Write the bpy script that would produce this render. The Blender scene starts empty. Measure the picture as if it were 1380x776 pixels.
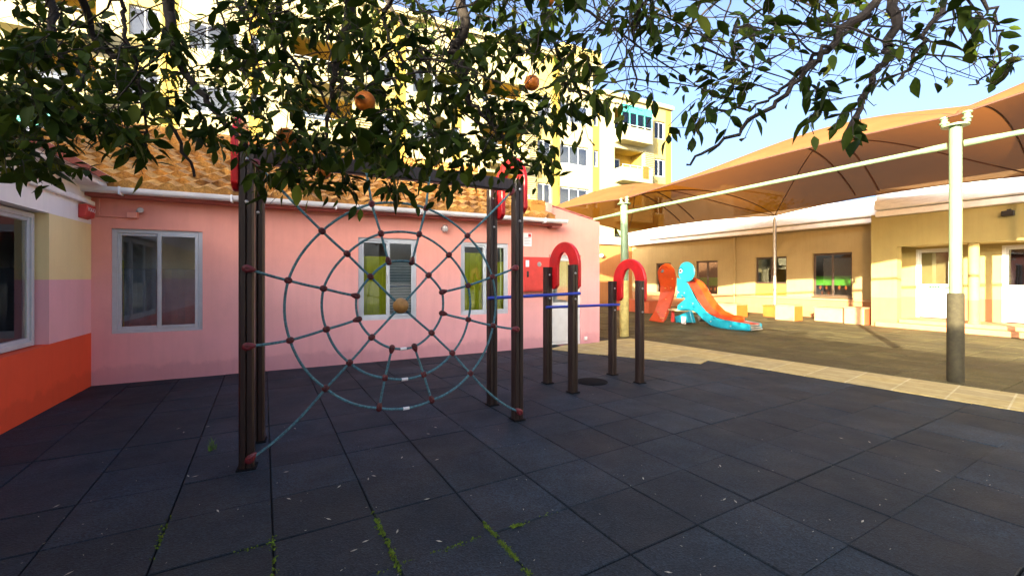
import bpy, bmesh, math, random
import numpy as np
from mathutils import Vector, Matrix
random.seed(7); np.random.seed(7)
R = math.radians
scene = bpy.context.scene
col = scene.collection
TH = R(26.9); CT, ST = math.cos(TH), math.sin(TH)

# ------------------------------------------------------------------ frames
def G(r, l, z):                      # courtyard frame: r along the pink wall, l away from the viewer
    return Vector((r*CT - l*ST, r*ST + l*CT, z))
def W(x, y, z): return Vector((x, y, z))
def at(u, v, Y):                     # the point of the view ray (photo pixel) at distance Y
    return Vector(((u-690)/580*Y, Y, 1.35-(v-374)/580*Y))
def F_pink(s, d, z): return G(s, 7.155-d, z)          # s = r, d = outwards
def F_left(s, d, z): return G(-2.25+d, s, z)
def F_yel(s, d, z): return G(15.85-d, s, z)
def F_blk(s, d, z): return G(14.5-d, s, z)
def F_door(s, d, z): return G(15.6-d, s, z)
def F_apt(s, d, z): return G(s, 25-d, z)

# ------------------------------------------------------------------ mesh builder
class MB:
    def __init__(s): s.v = []; s.f = []
    def face(s, pts):
        i = len(s.v); s.v += [Vector(p) for p in pts]; s.f.append(list(range(i, i+len(pts))))
    def box(s, F, a, b):
        (a0,a1,a2),(b0,b1,b2) = a, b
        i = len(s.v)
        for x in (a0,b0):
            for y in (a1,b1):
                for z in (a2,b2): s.v.append(Vector(F(x,y,z)))
        for q in ((0,1,3,2),(4,6,7,5),(0,4,5,1),(2,3,7,6),(0,2,6,4),(1,5,7,3)): s.f.append([i+k for k in q])
        return s
    def prism(s, pts, off):           # pts: loop of points, off: thickness vector
        n = len(pts); i = len(s.v); off = Vector(off)
        s.v += [Vector(p) for p in pts] + [Vector(p)+off for p in pts]
        s.f.append([i+k for k in range(n)][::-1]); s.f.append([i+n+k for k in range(n)])
        for k in range(n): s.f.append([i+k, i+(k+1)%n, i+n+(k+1)%n, i+n+k])
        return s
    def tube(s, pts, rad, n=8, caps=True):
        pts = [Vector(p) for p in pts]
        if not hasattr(rad, '__len__'): rad = [rad]*len(pts)
        i0 = len(s.v); up = None
        for k, p in enumerate(pts):
            t = (pts[min(k+1,len(pts)-1)] - pts[max(k-1,0)])
            t = t.normalized() if t.length > 1e-9 else Vector((0,0,1))
            if up is None:
                up = t.orthogonal().normalized()
            else:
                up = (up - t*up.dot(t)); up = up.normalized() if up.length > 1e-6 else t.orthogonal().normalized()
            w = t.cross(up)
            for j in range(n):
                a = 2*math.pi*j/n; s.v.append(p + (up*math.cos(a) + w*math.sin(a))*rad[k])
        for k in range(len(pts)-1):
            for j in range(n):
                a = i0+k*n; s.f.append([a+j, a+(j+1)%n, a+n+(j+1)%n, a+n+j])
        if caps:
            s.f.append([i0+j for j in range(n)][::-1]); e = i0+(len(pts)-1)*n; s.f.append([e+j for j in range(n)])
        return s
    def lathe(s, c, prof, axis=(0,0,1), n=20):   # prof: (radius, height) pairs
        c = Vector(c); ax = Vector(axis).normalized(); u = ax.orthogonal().normalized(); w = ax.cross(u)
        i0 = len(s.v); m = len(prof)
        for rr, h in prof:
            for j in range(n):
                a = 2*math.pi*j/n; s.v.append(c + ax*h + (u*math.cos(a)+w*math.sin(a))*max(rr,1e-4))
        for k in range(m-1):
            for j in range(n):
                a = i0+k*n; s.f.append([a+j, a+(j+1)%n, a+n+(j+1)%n, a+n+j])
        s.f.append([i0+j for j in range(n)][::-1]); s.f.append([i0+(m-1)*n+j for j in range(n)])
        return s
    def ball(s, c, r, n=16, squash=1.0):
        prof = [(r*math.sin(math.pi*k/(n//2)), -r*squash*math.cos(math.pi*k/(n//2))) for k in range(n//2+1)]
        return s.lathe(c, prof, n=n)
    def build(s, name, m, parent=None, smooth=False, bev=0, origin=None, seg=1, recalc=True):
        if parent is not None: o0 = WORLD[parent]
        elif origin is not None: o0 = Vector(origin)
        else:
            xs = [p.x for p in s.v]; ys = [p.y for p in s.v]; zs = [p.z for p in s.v]
            o0 = Vector(((min(xs)+max(xs))/2, (min(ys)+max(ys))/2, min(zs)))
        me = bpy.data.meshes.new(name)
        me.from_pydata([p-o0 for p in s.v], [], s.f)
        if bev or recalc:
            bm = bmesh.new(); bm.from_mesh(me)
            if recalc: bmesh.ops.recalc_face_normals(bm, faces=bm.faces)
            if bev:
                ed = [e for e in bm.edges if len(e.link_faces) == 2 and e.calc_face_angle(0) > R(28)]
                bmesh.ops.bevel(bm, geom=ed, offset=bev, segments=seg, affect='EDGES', clamp_overlap=True)
            bm.to_mesh(me); bm.free()
        if smooth:
            me.polygons.foreach_set('use_smooth', [True]*len(me.polygons))
            try: me.set_sharp_from_angle(angle=R(40))
            except Exception: pass
        if m is not None: me.materials.append(m)
        o = bpy.data.objects.new(name, me); col.objects.link(o)
        if parent is not None:
            o.parent = parent; WORLD[o] = o0
        else:
            o.location = o0; WORLD[o] = o0
        return o
WORLD = {}
def tag(o, label=None, cat=None, group=None, kind=None):
    if label: o['label'] = label
    if cat: o['category'] = cat
    if group: o['group'] = group
    if kind: o['kind'] = kind
    return o
def thing(name, loc, label, cat, group=None):
    o = bpy.data.objects.new(name, None); col.objects.link(o); o.location = loc; o.empty_display_size = .2
    WORLD[o] = Vector(loc); return tag(o, label, cat, group)
def copy_tree(o, parent=None):
    c = o.copy(); col.objects.link(c)
    if parent: c.parent = parent
    for ch in list(o.children): copy_tree(ch, c)
    return c

# ------------------------------------------------------------------ materials
def newmat(name):
    m = bpy.data.materials.new(name); m.use_nodes = True
    nt = m.node_tree; b = nt.nodes['Principled BSDF']; return m, nt, b
def N(nt, t, **kw):
    n = nt.nodes.new(t)
    for k, v in kw.items():
        if k.startswith('i_'): n.inputs[k[2:].replace('_',' ')].default_value = v
        else: setattr(n, k, v)
    return n
def mixrgb(nt, a, b, fac, mode='MIX'):
    n = nt.nodes.new('ShaderNodeMix'); n.data_type = 'RGBA'; n.blend_type = mode
    for idx, x in ((6,a),(7,b)):
        if isinstance(x, (tuple, list)): n.inputs[idx].default_value = (*x[:3], 1)
        else: nt.links.new(x, n.inputs[idx])
    if isinstance(fac, (int, float)): n.inputs[0].default_value = fac
    else: nt.links.new(fac, n.inputs[0])
    return n.outputs[2]
def pos(nt): return nt.nodes.new('ShaderNodeNewGeometry').outputs['Position']
def noise(nt, scale, detail=4, rough=.6, vec=None, stretch=None):
    n = N(nt, 'ShaderNodeTexNoise'); n.inputs['Scale'].default_value = scale
    n.inputs['Detail'].default_value = detail; n.inputs['Roughness'].default_value = rough
    v = vec if vec is not None else nt.nodes.new('ShaderNodeTexCoord').outputs['Object']
    if stretch:
        mp = N(nt, 'ShaderNodeMapping'); mp.inputs['Scale'].default_value = stretch
        nt.links.new(v, mp.inputs[0]); v = mp.outputs[0]
    nt.links.new(v, n.inputs['Vector']); return n.outputs['Fac']
def ramp(nt, fac, stops, interp='LINEAR'):
    n = N(nt, 'ShaderNodeValToRGB'); cr = n.color_ramp; cr.interpolation = interp
    while len(cr.elements) < len(stops): cr.elements.new(.5)
    for e, (p, c) in zip(cr.elements, stops):
        e.position = p; e.color = (*c, 1) if hasattr(c, '__len__') else (c, c, c, 1)
    nt.links.new(fac, n.inputs[0]); return n.outputs[0]
def bump(nt, b, h, strength=.2, dist=.01):
    n = N(nt, 'ShaderNodeBump'); n.inputs['Strength'].default_value = strength; n.inputs['Distance'].default_value = dist
    nt.links.new(h, n.inputs['Height']); nt.links.new(n.outputs[0], b.inputs['Normal'])
def mat(name, c, rough=.6, metal=0, var=.15, scale=6, bmp=0, bscale=60, spec=.5, stretch=None, dark=None):
    m, nt, b = newmat(name)
    if var:
        f = noise(nt, scale, 5, .65, stretch=stretch)
        d = dark or tuple(x*(1-2*var) for x in c)
        f2 = ramp(nt, f, [(.3, 0.0), (.7, 1.0)])
        nt.links.new(mixrgb(nt, d, tuple(min(1, x*(1+.5*var)) for x in c), f2), b.inputs['Base Color'])
    else: b.inputs['Base Color'].default_value = (*c, 1)
    b.inputs['Roughness'].default_value = rough; b.inputs['Metallic'].default_value = metal
    b.inputs['Specular IOR Level'].default_value = spec
    if bmp: bump(nt, b, noise(nt, bscale, 4, stretch=stretch), bmp)
    return m
def banded(name, bands, rough=.75, dirt=.06):
    """painted render: bands = [(from_z, colour)...]"""
    m, nt, b = newmat(name)
    p = pos(nt); sx = N(nt, 'ShaderNodeSeparateXYZ'); nt.links.new(p, sx.inputs[0])
    mr = N(nt, 'ShaderNodeMath', operation='DIVIDE'); nt.links.new(sx.outputs[2], mr.inputs[0]); mr.inputs[1].default_value = 5.0
    c = ramp(nt, mr.outputs[0], [(max(0, z/5), cc) for z, cc in bands], 'CONSTANT')
    f = ramp(nt, noise(nt, 1.3, 6, .7, vec=p), [(.32, 1-dirt*1.6), (.66, 1.0)])
    c = mixrgb(nt, c, f, 1.0, 'MULTIPLY')
    st = ramp(nt, noise(nt, 3.0, 5, .6, vec=p, stretch=(3.2, 3.2, .35)), [(.3, 1-dirt), (.55, 1.0)])
    c = mixrgb(nt, c, st, 1.0, 'MULTIPLY')
    # splash dirt with a ragged edge near the floor
    mz = N(nt, 'ShaderNodeMath', operation='MULTIPLY_ADD'); nt.links.new(noise(nt, 4, 5, .7, vec=p), mz.inputs[0])
    mz.inputs[1].default_value = -.35; nt.links.new(sx.outputs[2], mz.inputs[2])
    dr = ramp(nt, mz.outputs[0], [(0, .87), (.06, 1.0)])
    c = mixrgb(nt, c, dr, 1.0, 'MULTIPLY')
    nt.links.new(c, b.inputs['Base Color']); b.inputs['Roughness'].default_value = rough
    b.inputs['Specular IOR Level'].default_value = .3
    bump(nt, b, noise(nt, 55, 5, .7, vec=p), .25, .006)
    return m
def glass(name, tint=(.85,.9,.9), refl=.12):
    m, nt, b = newmat(name); nt.nodes.remove(b); out = nt.nodes['Material Output']
    t = N(nt, 'ShaderNodeBsdfTransparent'); t.inputs[0].default_value = (*tint, 1)
    g = N(nt, 'ShaderNodeBsdfGlossy'); g.inputs['Roughness'].default_value = .015; g.inputs[0].default_value = (.95,.97,1,1)
    fr = N(nt, 'ShaderNodeFresnel'); fr.inputs[0].default_value = 1.5
    ad = N(nt, 'ShaderNodeMath', operation='ADD'); nt.links.new(fr.outputs[0], ad.inputs[0]); ad.inputs[1].default_value = refl
    mx = N(nt, 'ShaderNodeMixShader'); nt.links.new(ad.outputs[0], mx.inputs[0])
    nt.links.new(t.outputs[0], mx.inputs[1]); nt.links.new(g.outputs[0], mx.inputs[2]); nt.links.new(mx.outputs[0], out.inputs[0])
    bn = N(nt, 'ShaderNodeBump'); bn.inputs['Strength'].default_value = .03; bn.inputs['Distance'].default_value = .02
    nt.links.new(noise(nt, 2.0, 2), bn.inputs['Height']); nt.links.new(bn.outputs[0], g.inputs['Normal'])
    return m

M = {}
M['pink'] = banded('pink_render', [(0,(.78,.38,.40)), (.35,(.86,.43,.43)), (1.0,(.88,.44,.40)), (1.9,(.88,.38,.29))])
def smooth_pink():
    m = M['pink']; 
    for n in m.node_tree.nodes:
        if n.type == 'VALTORGB' and n.color_ramp.interpolation == 'CONSTANT': n.color_ramp.interpolation = 'EASE'
smooth_pink()
M['left'] = banded('banded_render', [(0,(.86,.10,.035)), (.648,(.88,.47,.50)), (1.313,(.90,.74,.37)), (2.0,(.88,.86,.82))], dirt=.045)
M['yellow'] = banded('yellow_render', [(0,(.42,.20,.09)), (.66,(.37,.29,.135))], dirt=.08)
M['block'] = banded('block_render', [(0,(.42,.19,.085)), (.80,(.37,.31,.12))], dirt=.08)
M['orangewall'] = banded('orange_render', [(0,(.42,.18,.06))])
M['white'] = mat('white_paint', (.88,.87,.83), .5, var=.06, bmp=.1)
M['cream'] = mat('cream_paint', (.80,.74,.58), .6, var=.06, bmp=.1)
M['gutter'] = mat('white_gutter', (.84,.85,.84), .4, var=.12, scale=4, stretch=(1,1,6))
M['soffit'] = mat('soffit_paint', (.50,.15,.12), .7, var=.15)
M['alu'] = mat('white_aluminium', (.52,.57,.58), .35, var=.06)
M['darkframe'] = mat('brown_frame', (.07,.045,.03), .5, var=.1)
M['sill'] = mat('stone_sill', (.55,.5,.46), .7, var=.2, bmp=.2)
M['glass'] = glass('window_glass', (.93,.96,.95), .04)
M['glass_dark'] = glass('dark_window_glass', (.80,.82,.80), .05)
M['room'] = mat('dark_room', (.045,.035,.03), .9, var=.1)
M['chartreuse'] = mat('chartreuse_blind', (.62,.62,.012), .8, var=.06)
M['greyblind'] = mat('grey_blind', (.33,.38,.37), .8, var=.08)
M['bluegrey'] = mat('blue_grey_curtain', (.22,.26,.30), .8, var=.12)
M['greencurtain'] = mat('green_curtain', (.14,.34,.06), .8, var=.2)
M['tealframe'] = mat('teal_paint', (.06,.42,.38), .5, var=.08)
M['aptwhite'] = mat('apartment_white', (.40,.36,.19), .8, var=.05, scale=1.2)
M['aptyellow'] = mat('apartment_yellow', (.36,.25,.035), .8, var=.07, scale=1.2)
M['aptpale'] = mat('apartment_pale_yellow', (.38,.31,.10), .8, var=.06, scale=1.2)
M['aptglass'] = glass('apartment_glass', (.93,.95,.94), .05)
M['greenblind'] = mat('green_shutter', (.32,.50,.22), .7, var=.1)
M['wood'] = mat('dark_wood', (.030,.018,.014), .38, var=.35, scale=5, stretch=(14,14,.7), bmp=.25, bscale=9)
M['redplastic'] = mat('red_plastic', (.62,.015,.018), .38, var=.15, scale=5, spec=.4)
M['clamp'] = mat('red_clamp', (.105,.016,.018), .42, var=.3, scale=30, spec=.4)
M['endclamp'] = mat('end_clamp', (.15,.016,.022), .4, var=.15, scale=30)
M['rope'] = mat('blue_rope', (.075,.23,.27), .8, var=.45, scale=70, bmp=.6, bscale=260, dark=(.03,.055,.07))
M['whitetape'] = mat('white_tape', (.75,.75,.74), .5, var=.05)
M['ochre'] = mat('ochre_ball', (.46,.24,.06), .5, var=.25, scale=9)
M['bluebar'] = mat('blue_bar', (.03,.06,.42), .35, var=.1)
M['steel'] = mat('galvanised_steel', (.45,.46,.46), .4, metal=.8, var=.15, scale=12)
M['concrete'] = mat('concrete', (.32,.31,.29), .9, var=.2, bmp=.3)
M['postgreen'] = mat('pale_green_paint', (.17,.26,.14), .4, var=.14, scale=3, stretch=(4,4,1))
M['padding'] = mat('dark_post_padding', (.040,.034,.014), .85, var=.25, scale=20, bmp=.5, bscale=120)
M['padyellow'] = mat('yellow_post_padding', (.52,.44,.14), .8, var=.2, scale=8, bmp=.3)
M['cyan'] = mat('cyan_plastic', (.006,.19,.27), .35, var=.07, spec=.5)
M['orangeplastic'] = mat('orange_plastic', (.42,.045,.004), .38, var=.12, spec=.5)
M['redchute'] = mat('coral_plastic', (.42,.045,.02), .4, var=.1)
M['darkrub'] = mat('dark_rubber', (.03,.03,.03), .8, var=.2)
M['benchcream'] = mat('cream_bench_paint', (.40,.25,.135), .7, var=.08)
M['benchorange'] = mat('orange_bench_paint', (.34,.105,.010), .7, var=.08)
M['benchred'] = mat('red_orange_bench_paint', (.48,.10,.035), .7, var=.1)
M['redbox'] = mat('red_metal', (.62,.05,.04), .45, var=.1)
M['paper'] = mat('paper', (.80,.79,.78), .6, var=.03)
M['black'] = mat('black_plastic', (.02,.02,.02), .4, var=.1)
M['orangefruit'] = mat('orange_peel', (.74,.20,.012), .45, var=.2, scale=25, bmp=.3, bscale=160)
M['greenfruit'] = mat('unripe_peel', (.36,.24,.02), .45, var=.25, scale=20, bmp=.3, bscale=160)
M['bark'] = mat('bark', (.028,.021,.016), .9, var=.35, scale=14, bmp=.6, bscale=40)
M['grey_wall'] = mat('grey_render', (.26,.27,.28), .85, var=.1, scale=1)
M['signgreen'] = mat('green_plaque', (.05,.42,.14), .4, var=.05)
M['doorwhite'] = mat('white_door_paint', (.62,.64,.62), .4, var=.05)
M['towel'] = mat('orange_towel', (.40,.09,.008), .9, var=.2, scale=12)
M['bandgreen'] = mat('green_board', (.08,.32,.02), .7, var=.08)
M['paleorange'] = mat('pale_orange_paint', (.50,.24,.04), .7, var=.06)
M['metalcover'] = mat('iron_cover', (.010,.011,.012), .9, spec=.08, metal=0, var=.2)

# roof tiles
m, nt, b = newmat('clay_tiles')
n1 = ramp(nt, noise(nt, 3.5, 6, .7), [(.28,(.30,.12,.03)), (.45,(.54,.26,.06)), (.62,(.66,.35,.08)), (.8,(.40,.22,.07))])
n2 = mixrgb(nt, ramp(nt, noise(nt, 40, 4, .7), [(.3,(.5,.45,.4)), (.6,(1,1,1))]), ramp(nt, noise(nt, 1.7, 8, .8), [(.36,(.42,.40,.36)), (.5,(1,1,1)), (.66,(1.15,1.1,.8))]), 1.0, 'MULTIPLY')
nt.links.new(mixrgb(nt, n1, n2, 1.0, 'MULTIPLY'), b.inputs['Base Color']); b.inputs['Roughness'].default_value = .9
bump(nt, b, noise(nt, 70, 4), .4); M['tiles'] = m
# rubber tiles
def rubber(name, c1, c2, speck, specks=.72):
    m, nt, b = newmat(name); p = pos(nt)
    f = ramp(nt, noise(nt, .55, 6, .65, vec=p), [(.34, 0.0), (.66, 1.0)])
    c = mixrgb(nt, c1, c2, f)
    rnd = nt.nodes.new('ShaderNodeNewGeometry').outputs['Random Per Island']
    c = mixrgb(nt, c, ramp(nt, rnd, [(0, .72), (1, 1.28)]), 1.0, 'MULTIPLY')
    v = N(nt, 'ShaderNodeTexVoronoi'); v.inputs['Scale'].default_value = 115; nt.links.new(p, v.inputs['Vector'])
    gr = ramp(nt, v.outputs['Color'], [(.15, .45), (.85, 1.6)])
    big_ = ramp(nt, noise(nt, .9, 8, .75, vec=p), [(.3, .70), (.5, 1.0), (.7, 1.35)])
    c = mixrgb(nt, c, big_, 1.0, 'MULTIPLY')
    c = mixrgb(nt, c, gr, 1.0, 'MULTIPLY')
    sp = ramp(nt, noise(nt, 260, 1, .5, vec=p), [(specks, 0.0), (specks+.03, 1.0)])
    c = mixrgb(nt, c, speck, sp)
    pt = ramp(nt, noise(nt, 1.6, 7, .72, vec=p), [(.40, 0.0), (.62, .55)])
    c = mixrgb(nt, c, tuple(x*.5 for x in c1), pt)
    nt.links.new(c, b.inputs['Base Color'])
    nt.links.new(ramp(nt, noise(nt, 2.2, 5, .6, vec=p), [(.3, .62), (.7, .86)]), b.inputs['Roughness'])
    b.inputs['Specular IOR Level'].default_value = .35
    bump(nt, b, v.outputs['Distance'], .5, .004); return m
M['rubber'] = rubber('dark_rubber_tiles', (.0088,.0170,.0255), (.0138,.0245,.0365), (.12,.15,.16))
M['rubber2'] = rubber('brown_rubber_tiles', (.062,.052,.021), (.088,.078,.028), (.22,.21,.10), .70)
# pavers
m, nt, b = newmat('pavers')
tc = nt.nodes.new('ShaderNodeTexCoord').outputs['Object']
mp = N(nt, 'ShaderNodeMapping'); mp.inputs['Rotation'].default_value = (0,0,R(53)); nt.links.new(tc, mp.inputs[0])
br = N(nt, 'ShaderNodeTexBrick'); br.offset = 0; br.inputs['Scale'].default_value = 1
br.inputs['Brick Width'].default_value = .46; br.inputs['Row Height'].default_value = .31; br.inputs['Mortar Size'].default_value = .010
br.inputs['Mortar Smooth'].default_value = .3
br.inputs['Color1'].default_value = (.50,.40,.16,1); br.inputs['Color2'].default_value = (.40,.33,.16,1); br.inputs['Mortar'].default_value = (.58,.52,.30,1)
nt.links.new(mp.outputs[0], br.inputs['Vector'])
c = mixrgb(nt, br.outputs['Color'], ramp(nt, noise(nt, 5, 7, .75), [(.3,(.66,.62,.5)), (.65,(1,1,1))]), 1.0, 'MULTIPLY')
nt.links.new(c, b.inputs['Base Color']); b.inputs['Roughness'].default_value = .85
bump(nt, b, noise(nt, 60, 4), .3); M['pavers'] = m
M['ground'] = mat('asphalt', (.05,.048,.045), .9, var=.2, scale=1, bmp=.3)
# canopy mesh fabric, its underside shade painted in as a darker brown
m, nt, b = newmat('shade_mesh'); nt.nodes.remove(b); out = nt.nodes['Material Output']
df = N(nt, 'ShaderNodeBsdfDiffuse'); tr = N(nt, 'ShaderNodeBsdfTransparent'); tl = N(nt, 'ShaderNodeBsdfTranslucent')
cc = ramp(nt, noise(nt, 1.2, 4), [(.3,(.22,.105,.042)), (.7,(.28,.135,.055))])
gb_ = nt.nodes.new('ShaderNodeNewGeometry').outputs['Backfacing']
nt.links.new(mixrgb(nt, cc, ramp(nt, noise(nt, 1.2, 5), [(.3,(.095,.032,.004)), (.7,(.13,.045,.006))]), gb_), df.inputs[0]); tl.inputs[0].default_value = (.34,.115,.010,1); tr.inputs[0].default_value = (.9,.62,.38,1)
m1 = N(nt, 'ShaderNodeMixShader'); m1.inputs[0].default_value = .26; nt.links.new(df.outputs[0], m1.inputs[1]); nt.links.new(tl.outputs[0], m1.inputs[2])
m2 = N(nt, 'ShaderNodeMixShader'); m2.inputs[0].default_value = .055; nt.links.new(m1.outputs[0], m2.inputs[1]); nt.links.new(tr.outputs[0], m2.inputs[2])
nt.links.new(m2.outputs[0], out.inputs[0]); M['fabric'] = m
M['seam'] = mat('seam_webbing', (.09,.03,.015), .8, var=.1)
# leaves
m, nt, b = newmat('citrus_leaf')
at_ = N(nt, 'ShaderNodeAttribute', attribute_name='tone')
c = ramp(nt, at_.outputs['Fac'], [(0,(.012,.025,.004)), (.45,(.025,.046,.005)), (.8,(.052,.082,.008)), (1,(.12,.135,.014))])
nt.links.new(c, b.inputs['Base Color']); b.inputs['Roughness'].default_value = .5; b.inputs['Specular IOR Level'].default_value = .08
tl = N(nt, 'ShaderNodeBsdfTranslucent'); nt.links.new(c, tl.inputs[0])
mx = N(nt, 'ShaderNodeMixShader'); mx.inputs[0].default_value = .28
nt.links.new(b.outputs[0], mx.inputs[1]); nt.links.new(tl.outputs[0], mx.inputs[2]); nt.links.new(mx.outputs[0], nt.nodes['Material Output'].inputs[0])
M['leaf'] = m
M['moss'] = mat('moss', (.13,.21,.008), .9, var=.4, scale=30)
M['litter'] = mat('litter', (.55,.52,.40), .8, var=.3, scale=20)
M['grass'] = mat('grass_blade', (.10,.22,.02), .6, var=.3)
M['text'] = mat('white_lettering', (.8,.8,.8), .5, var=0)

# ------------------------------------------------------------------ ground and floor
mb = MB(); n = 24; S = 90
mb.face([W(-S,-S,-.03), W(S,-S,-.03), W(S,S,-.03), W(-S,S,-.03)])
tag(mb.build('ground', M['ground'], origin=(0,0,-.03)), kind='structure')

AT = R(30); ca, sa = math.cos(AT), math.sin(AT)
def T(r, l, z): return Vector((r*ca - l*sa, r*sa + l*ca, z))
def inv(p, a): return (p.x*math.cos(a)+p.y*math.sin(a), -p.x*math.sin(a)+p.y*math.cos(a))
near_a, near_b = Vector((3.20,7.02)), Vector((5.098,4.387))
pdir = (near_b-near_a).normalized(); pn = Vector((-pdir.y, pdir.x))     # towards the far side of the path
def side(x, y): return (Vector((x,y))-near_a).dot(pn)                   # 0 at near edge, .93 at far edge
rub, rub2 = MB(), MB()
def add_tile(mbx, r0, l0, w, zj, gap=.0035, ch=.004, tilt=.0015, g2=.0015):
    a = [(r0+g2,l0+gap),(r0+w-g2,l0+gap),(r0+w-g2,l0+w-.001),(r0+g2,l0+w-.001)]
    zz = [zj+random.uniform(-tilt,tilt) for _ in a]
    cx, cy = r0+w/2, l0+w/2
    i = len(mbx.v)
    for (x,y), z in zip(a, zz): mbx.v.append(T(x, y, -.029))
    for (x,y), z in zip(a, zz): mbx.v.append(T(x, y, z-ch))
    for (x,y), z in zip(a, zz):
        k = ch*1.0
        mbx.v.append(T(x-math.copysign(k,x-cx), y-math.copysign(k,y-cy), z))
    mbx.f.append([i+8,i+9,i+10,i+11])
    for q in range(4):
        e = (q+1)%4
        mbx.f.append([i+4+q,i+4+e,i+8+e,i+8+q]); mbx.f.append([i+q,i+e,i+4+e,i+4+q])
for i in range(-26, 44):
    for j in range(-10, 44):
        w = .4985; r0 = 1.557+i*.504; l0 = 1.526+j*.4945
        c = T(r0+w/2, l0+w/2, 0); sd = side(c.x, c.y)
        gr, gl = inv(c, TH)
        if gr < -2.8 or gl > 22 or gr > 16.5 or c.y < -6: continue
        if gr < 5.9 and gl > 7.6: continue
        big = (j % 2 == 0)
        gap = .011 if big else random.choice([.0015,.003,.004])
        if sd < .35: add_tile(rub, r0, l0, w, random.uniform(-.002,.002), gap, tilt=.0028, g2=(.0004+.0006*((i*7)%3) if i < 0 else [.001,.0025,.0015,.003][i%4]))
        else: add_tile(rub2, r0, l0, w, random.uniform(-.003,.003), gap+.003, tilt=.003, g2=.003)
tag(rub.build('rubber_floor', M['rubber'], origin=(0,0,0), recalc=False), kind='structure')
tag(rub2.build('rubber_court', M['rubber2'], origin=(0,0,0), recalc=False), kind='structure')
# paved path (a strip, widening towards the pink building's door)
def P2(v, off): q = near_a + pdir*v + pn*off; return W(q.x, q.y, .012)
mb = MB()
pts = [W(1.15,7.75,.012), W(.72,8.10,.012), W(1.05,8.55,.012), W(1.60,8.78,.012), W(1.84,9.10,.012), W(2.62,9.52,.012),
       P2(0,.93), P2(3.3,.95), P2(6,.95), P2(14,.95), P2(14,0), P2(6,0), P2(3.3,0), P2(.0,0), W(2.95,6.72,.012)]
mb.prism(pts, (0,0,-.03))
o = mb.build('path', M['pavers'], origin=(0,0,0)); tag(o, kind='structure')

# ------------------------------------------------------------------ wall helpers
def wall(mb, F, s0, s1, z0, z1, holes, depth=.2, closed=True):
    ss = sorted({s0, s1, *[h[0] for h in holes], *[h[1] for h in holes]}); zs = sorted({z0, z1, *[h[2] for h in holes], *[h[3] for h in holes]})
    ss = [x for x in ss if s0 <= x <= s1]; zs = [x for x in zs if z0 <= x <= z1]
    for a, b in zip(ss, ss[1:]):
        for c, d in zip(zs, zs[1:]):
            ms, mz = (a+b)/2, (c+d)/2
            if any(h[0] < ms < h[1] and h[2] < mz < h[3] for h in holes): continue
            mb.face([F(a,0,c), F(b,0,c), F(b,0,d), F(a,0,d)])
            mb.face([F(a,-depth,c), F(a,-depth,d), F(b,-depth,d), F(b,-depth,c)])
    for h in holes:
        a, b, c, d = h
        mb.face([F(a,0,c),F(a,-depth,c),F(a,-depth,d),F(a,0,d)]); mb.face([F(b,0,c),F(b,0,d),F(b,-depth,d),F(b,-depth,c)])
        mb.face([F(a,0,c),F(b,0,c),F(b,-depth,c),F(a,-depth,c)]); mb.face([F(a,0,d),F(a,-depth,d),F(b,-depth,d),F(b,0,d)])
    if closed:
        mb.face([F(s0,0,z0),F(s0,0,z1),F(s0,-depth,z1),F(s0,-depth,z0)]); mb.face([F(s1,0,z0),F(s1,-depth,z0),F(s1,-depth,z1),F(s1,0,z1)])
        mb.face([F(s0,0,z1),F(s1,0,z1),F(s1,-depth,z1),F(s0,-depth,z1)])
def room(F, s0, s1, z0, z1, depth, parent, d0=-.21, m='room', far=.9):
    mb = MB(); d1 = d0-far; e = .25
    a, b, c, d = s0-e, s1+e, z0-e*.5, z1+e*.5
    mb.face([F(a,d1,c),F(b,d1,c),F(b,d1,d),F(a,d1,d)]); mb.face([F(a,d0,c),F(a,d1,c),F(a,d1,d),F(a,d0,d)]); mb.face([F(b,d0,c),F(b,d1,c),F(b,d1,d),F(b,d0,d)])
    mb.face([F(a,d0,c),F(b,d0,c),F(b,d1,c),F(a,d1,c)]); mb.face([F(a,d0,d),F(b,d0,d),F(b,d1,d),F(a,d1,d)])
    return mb.build('interior', M[m], parent, recalc=False)
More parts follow.
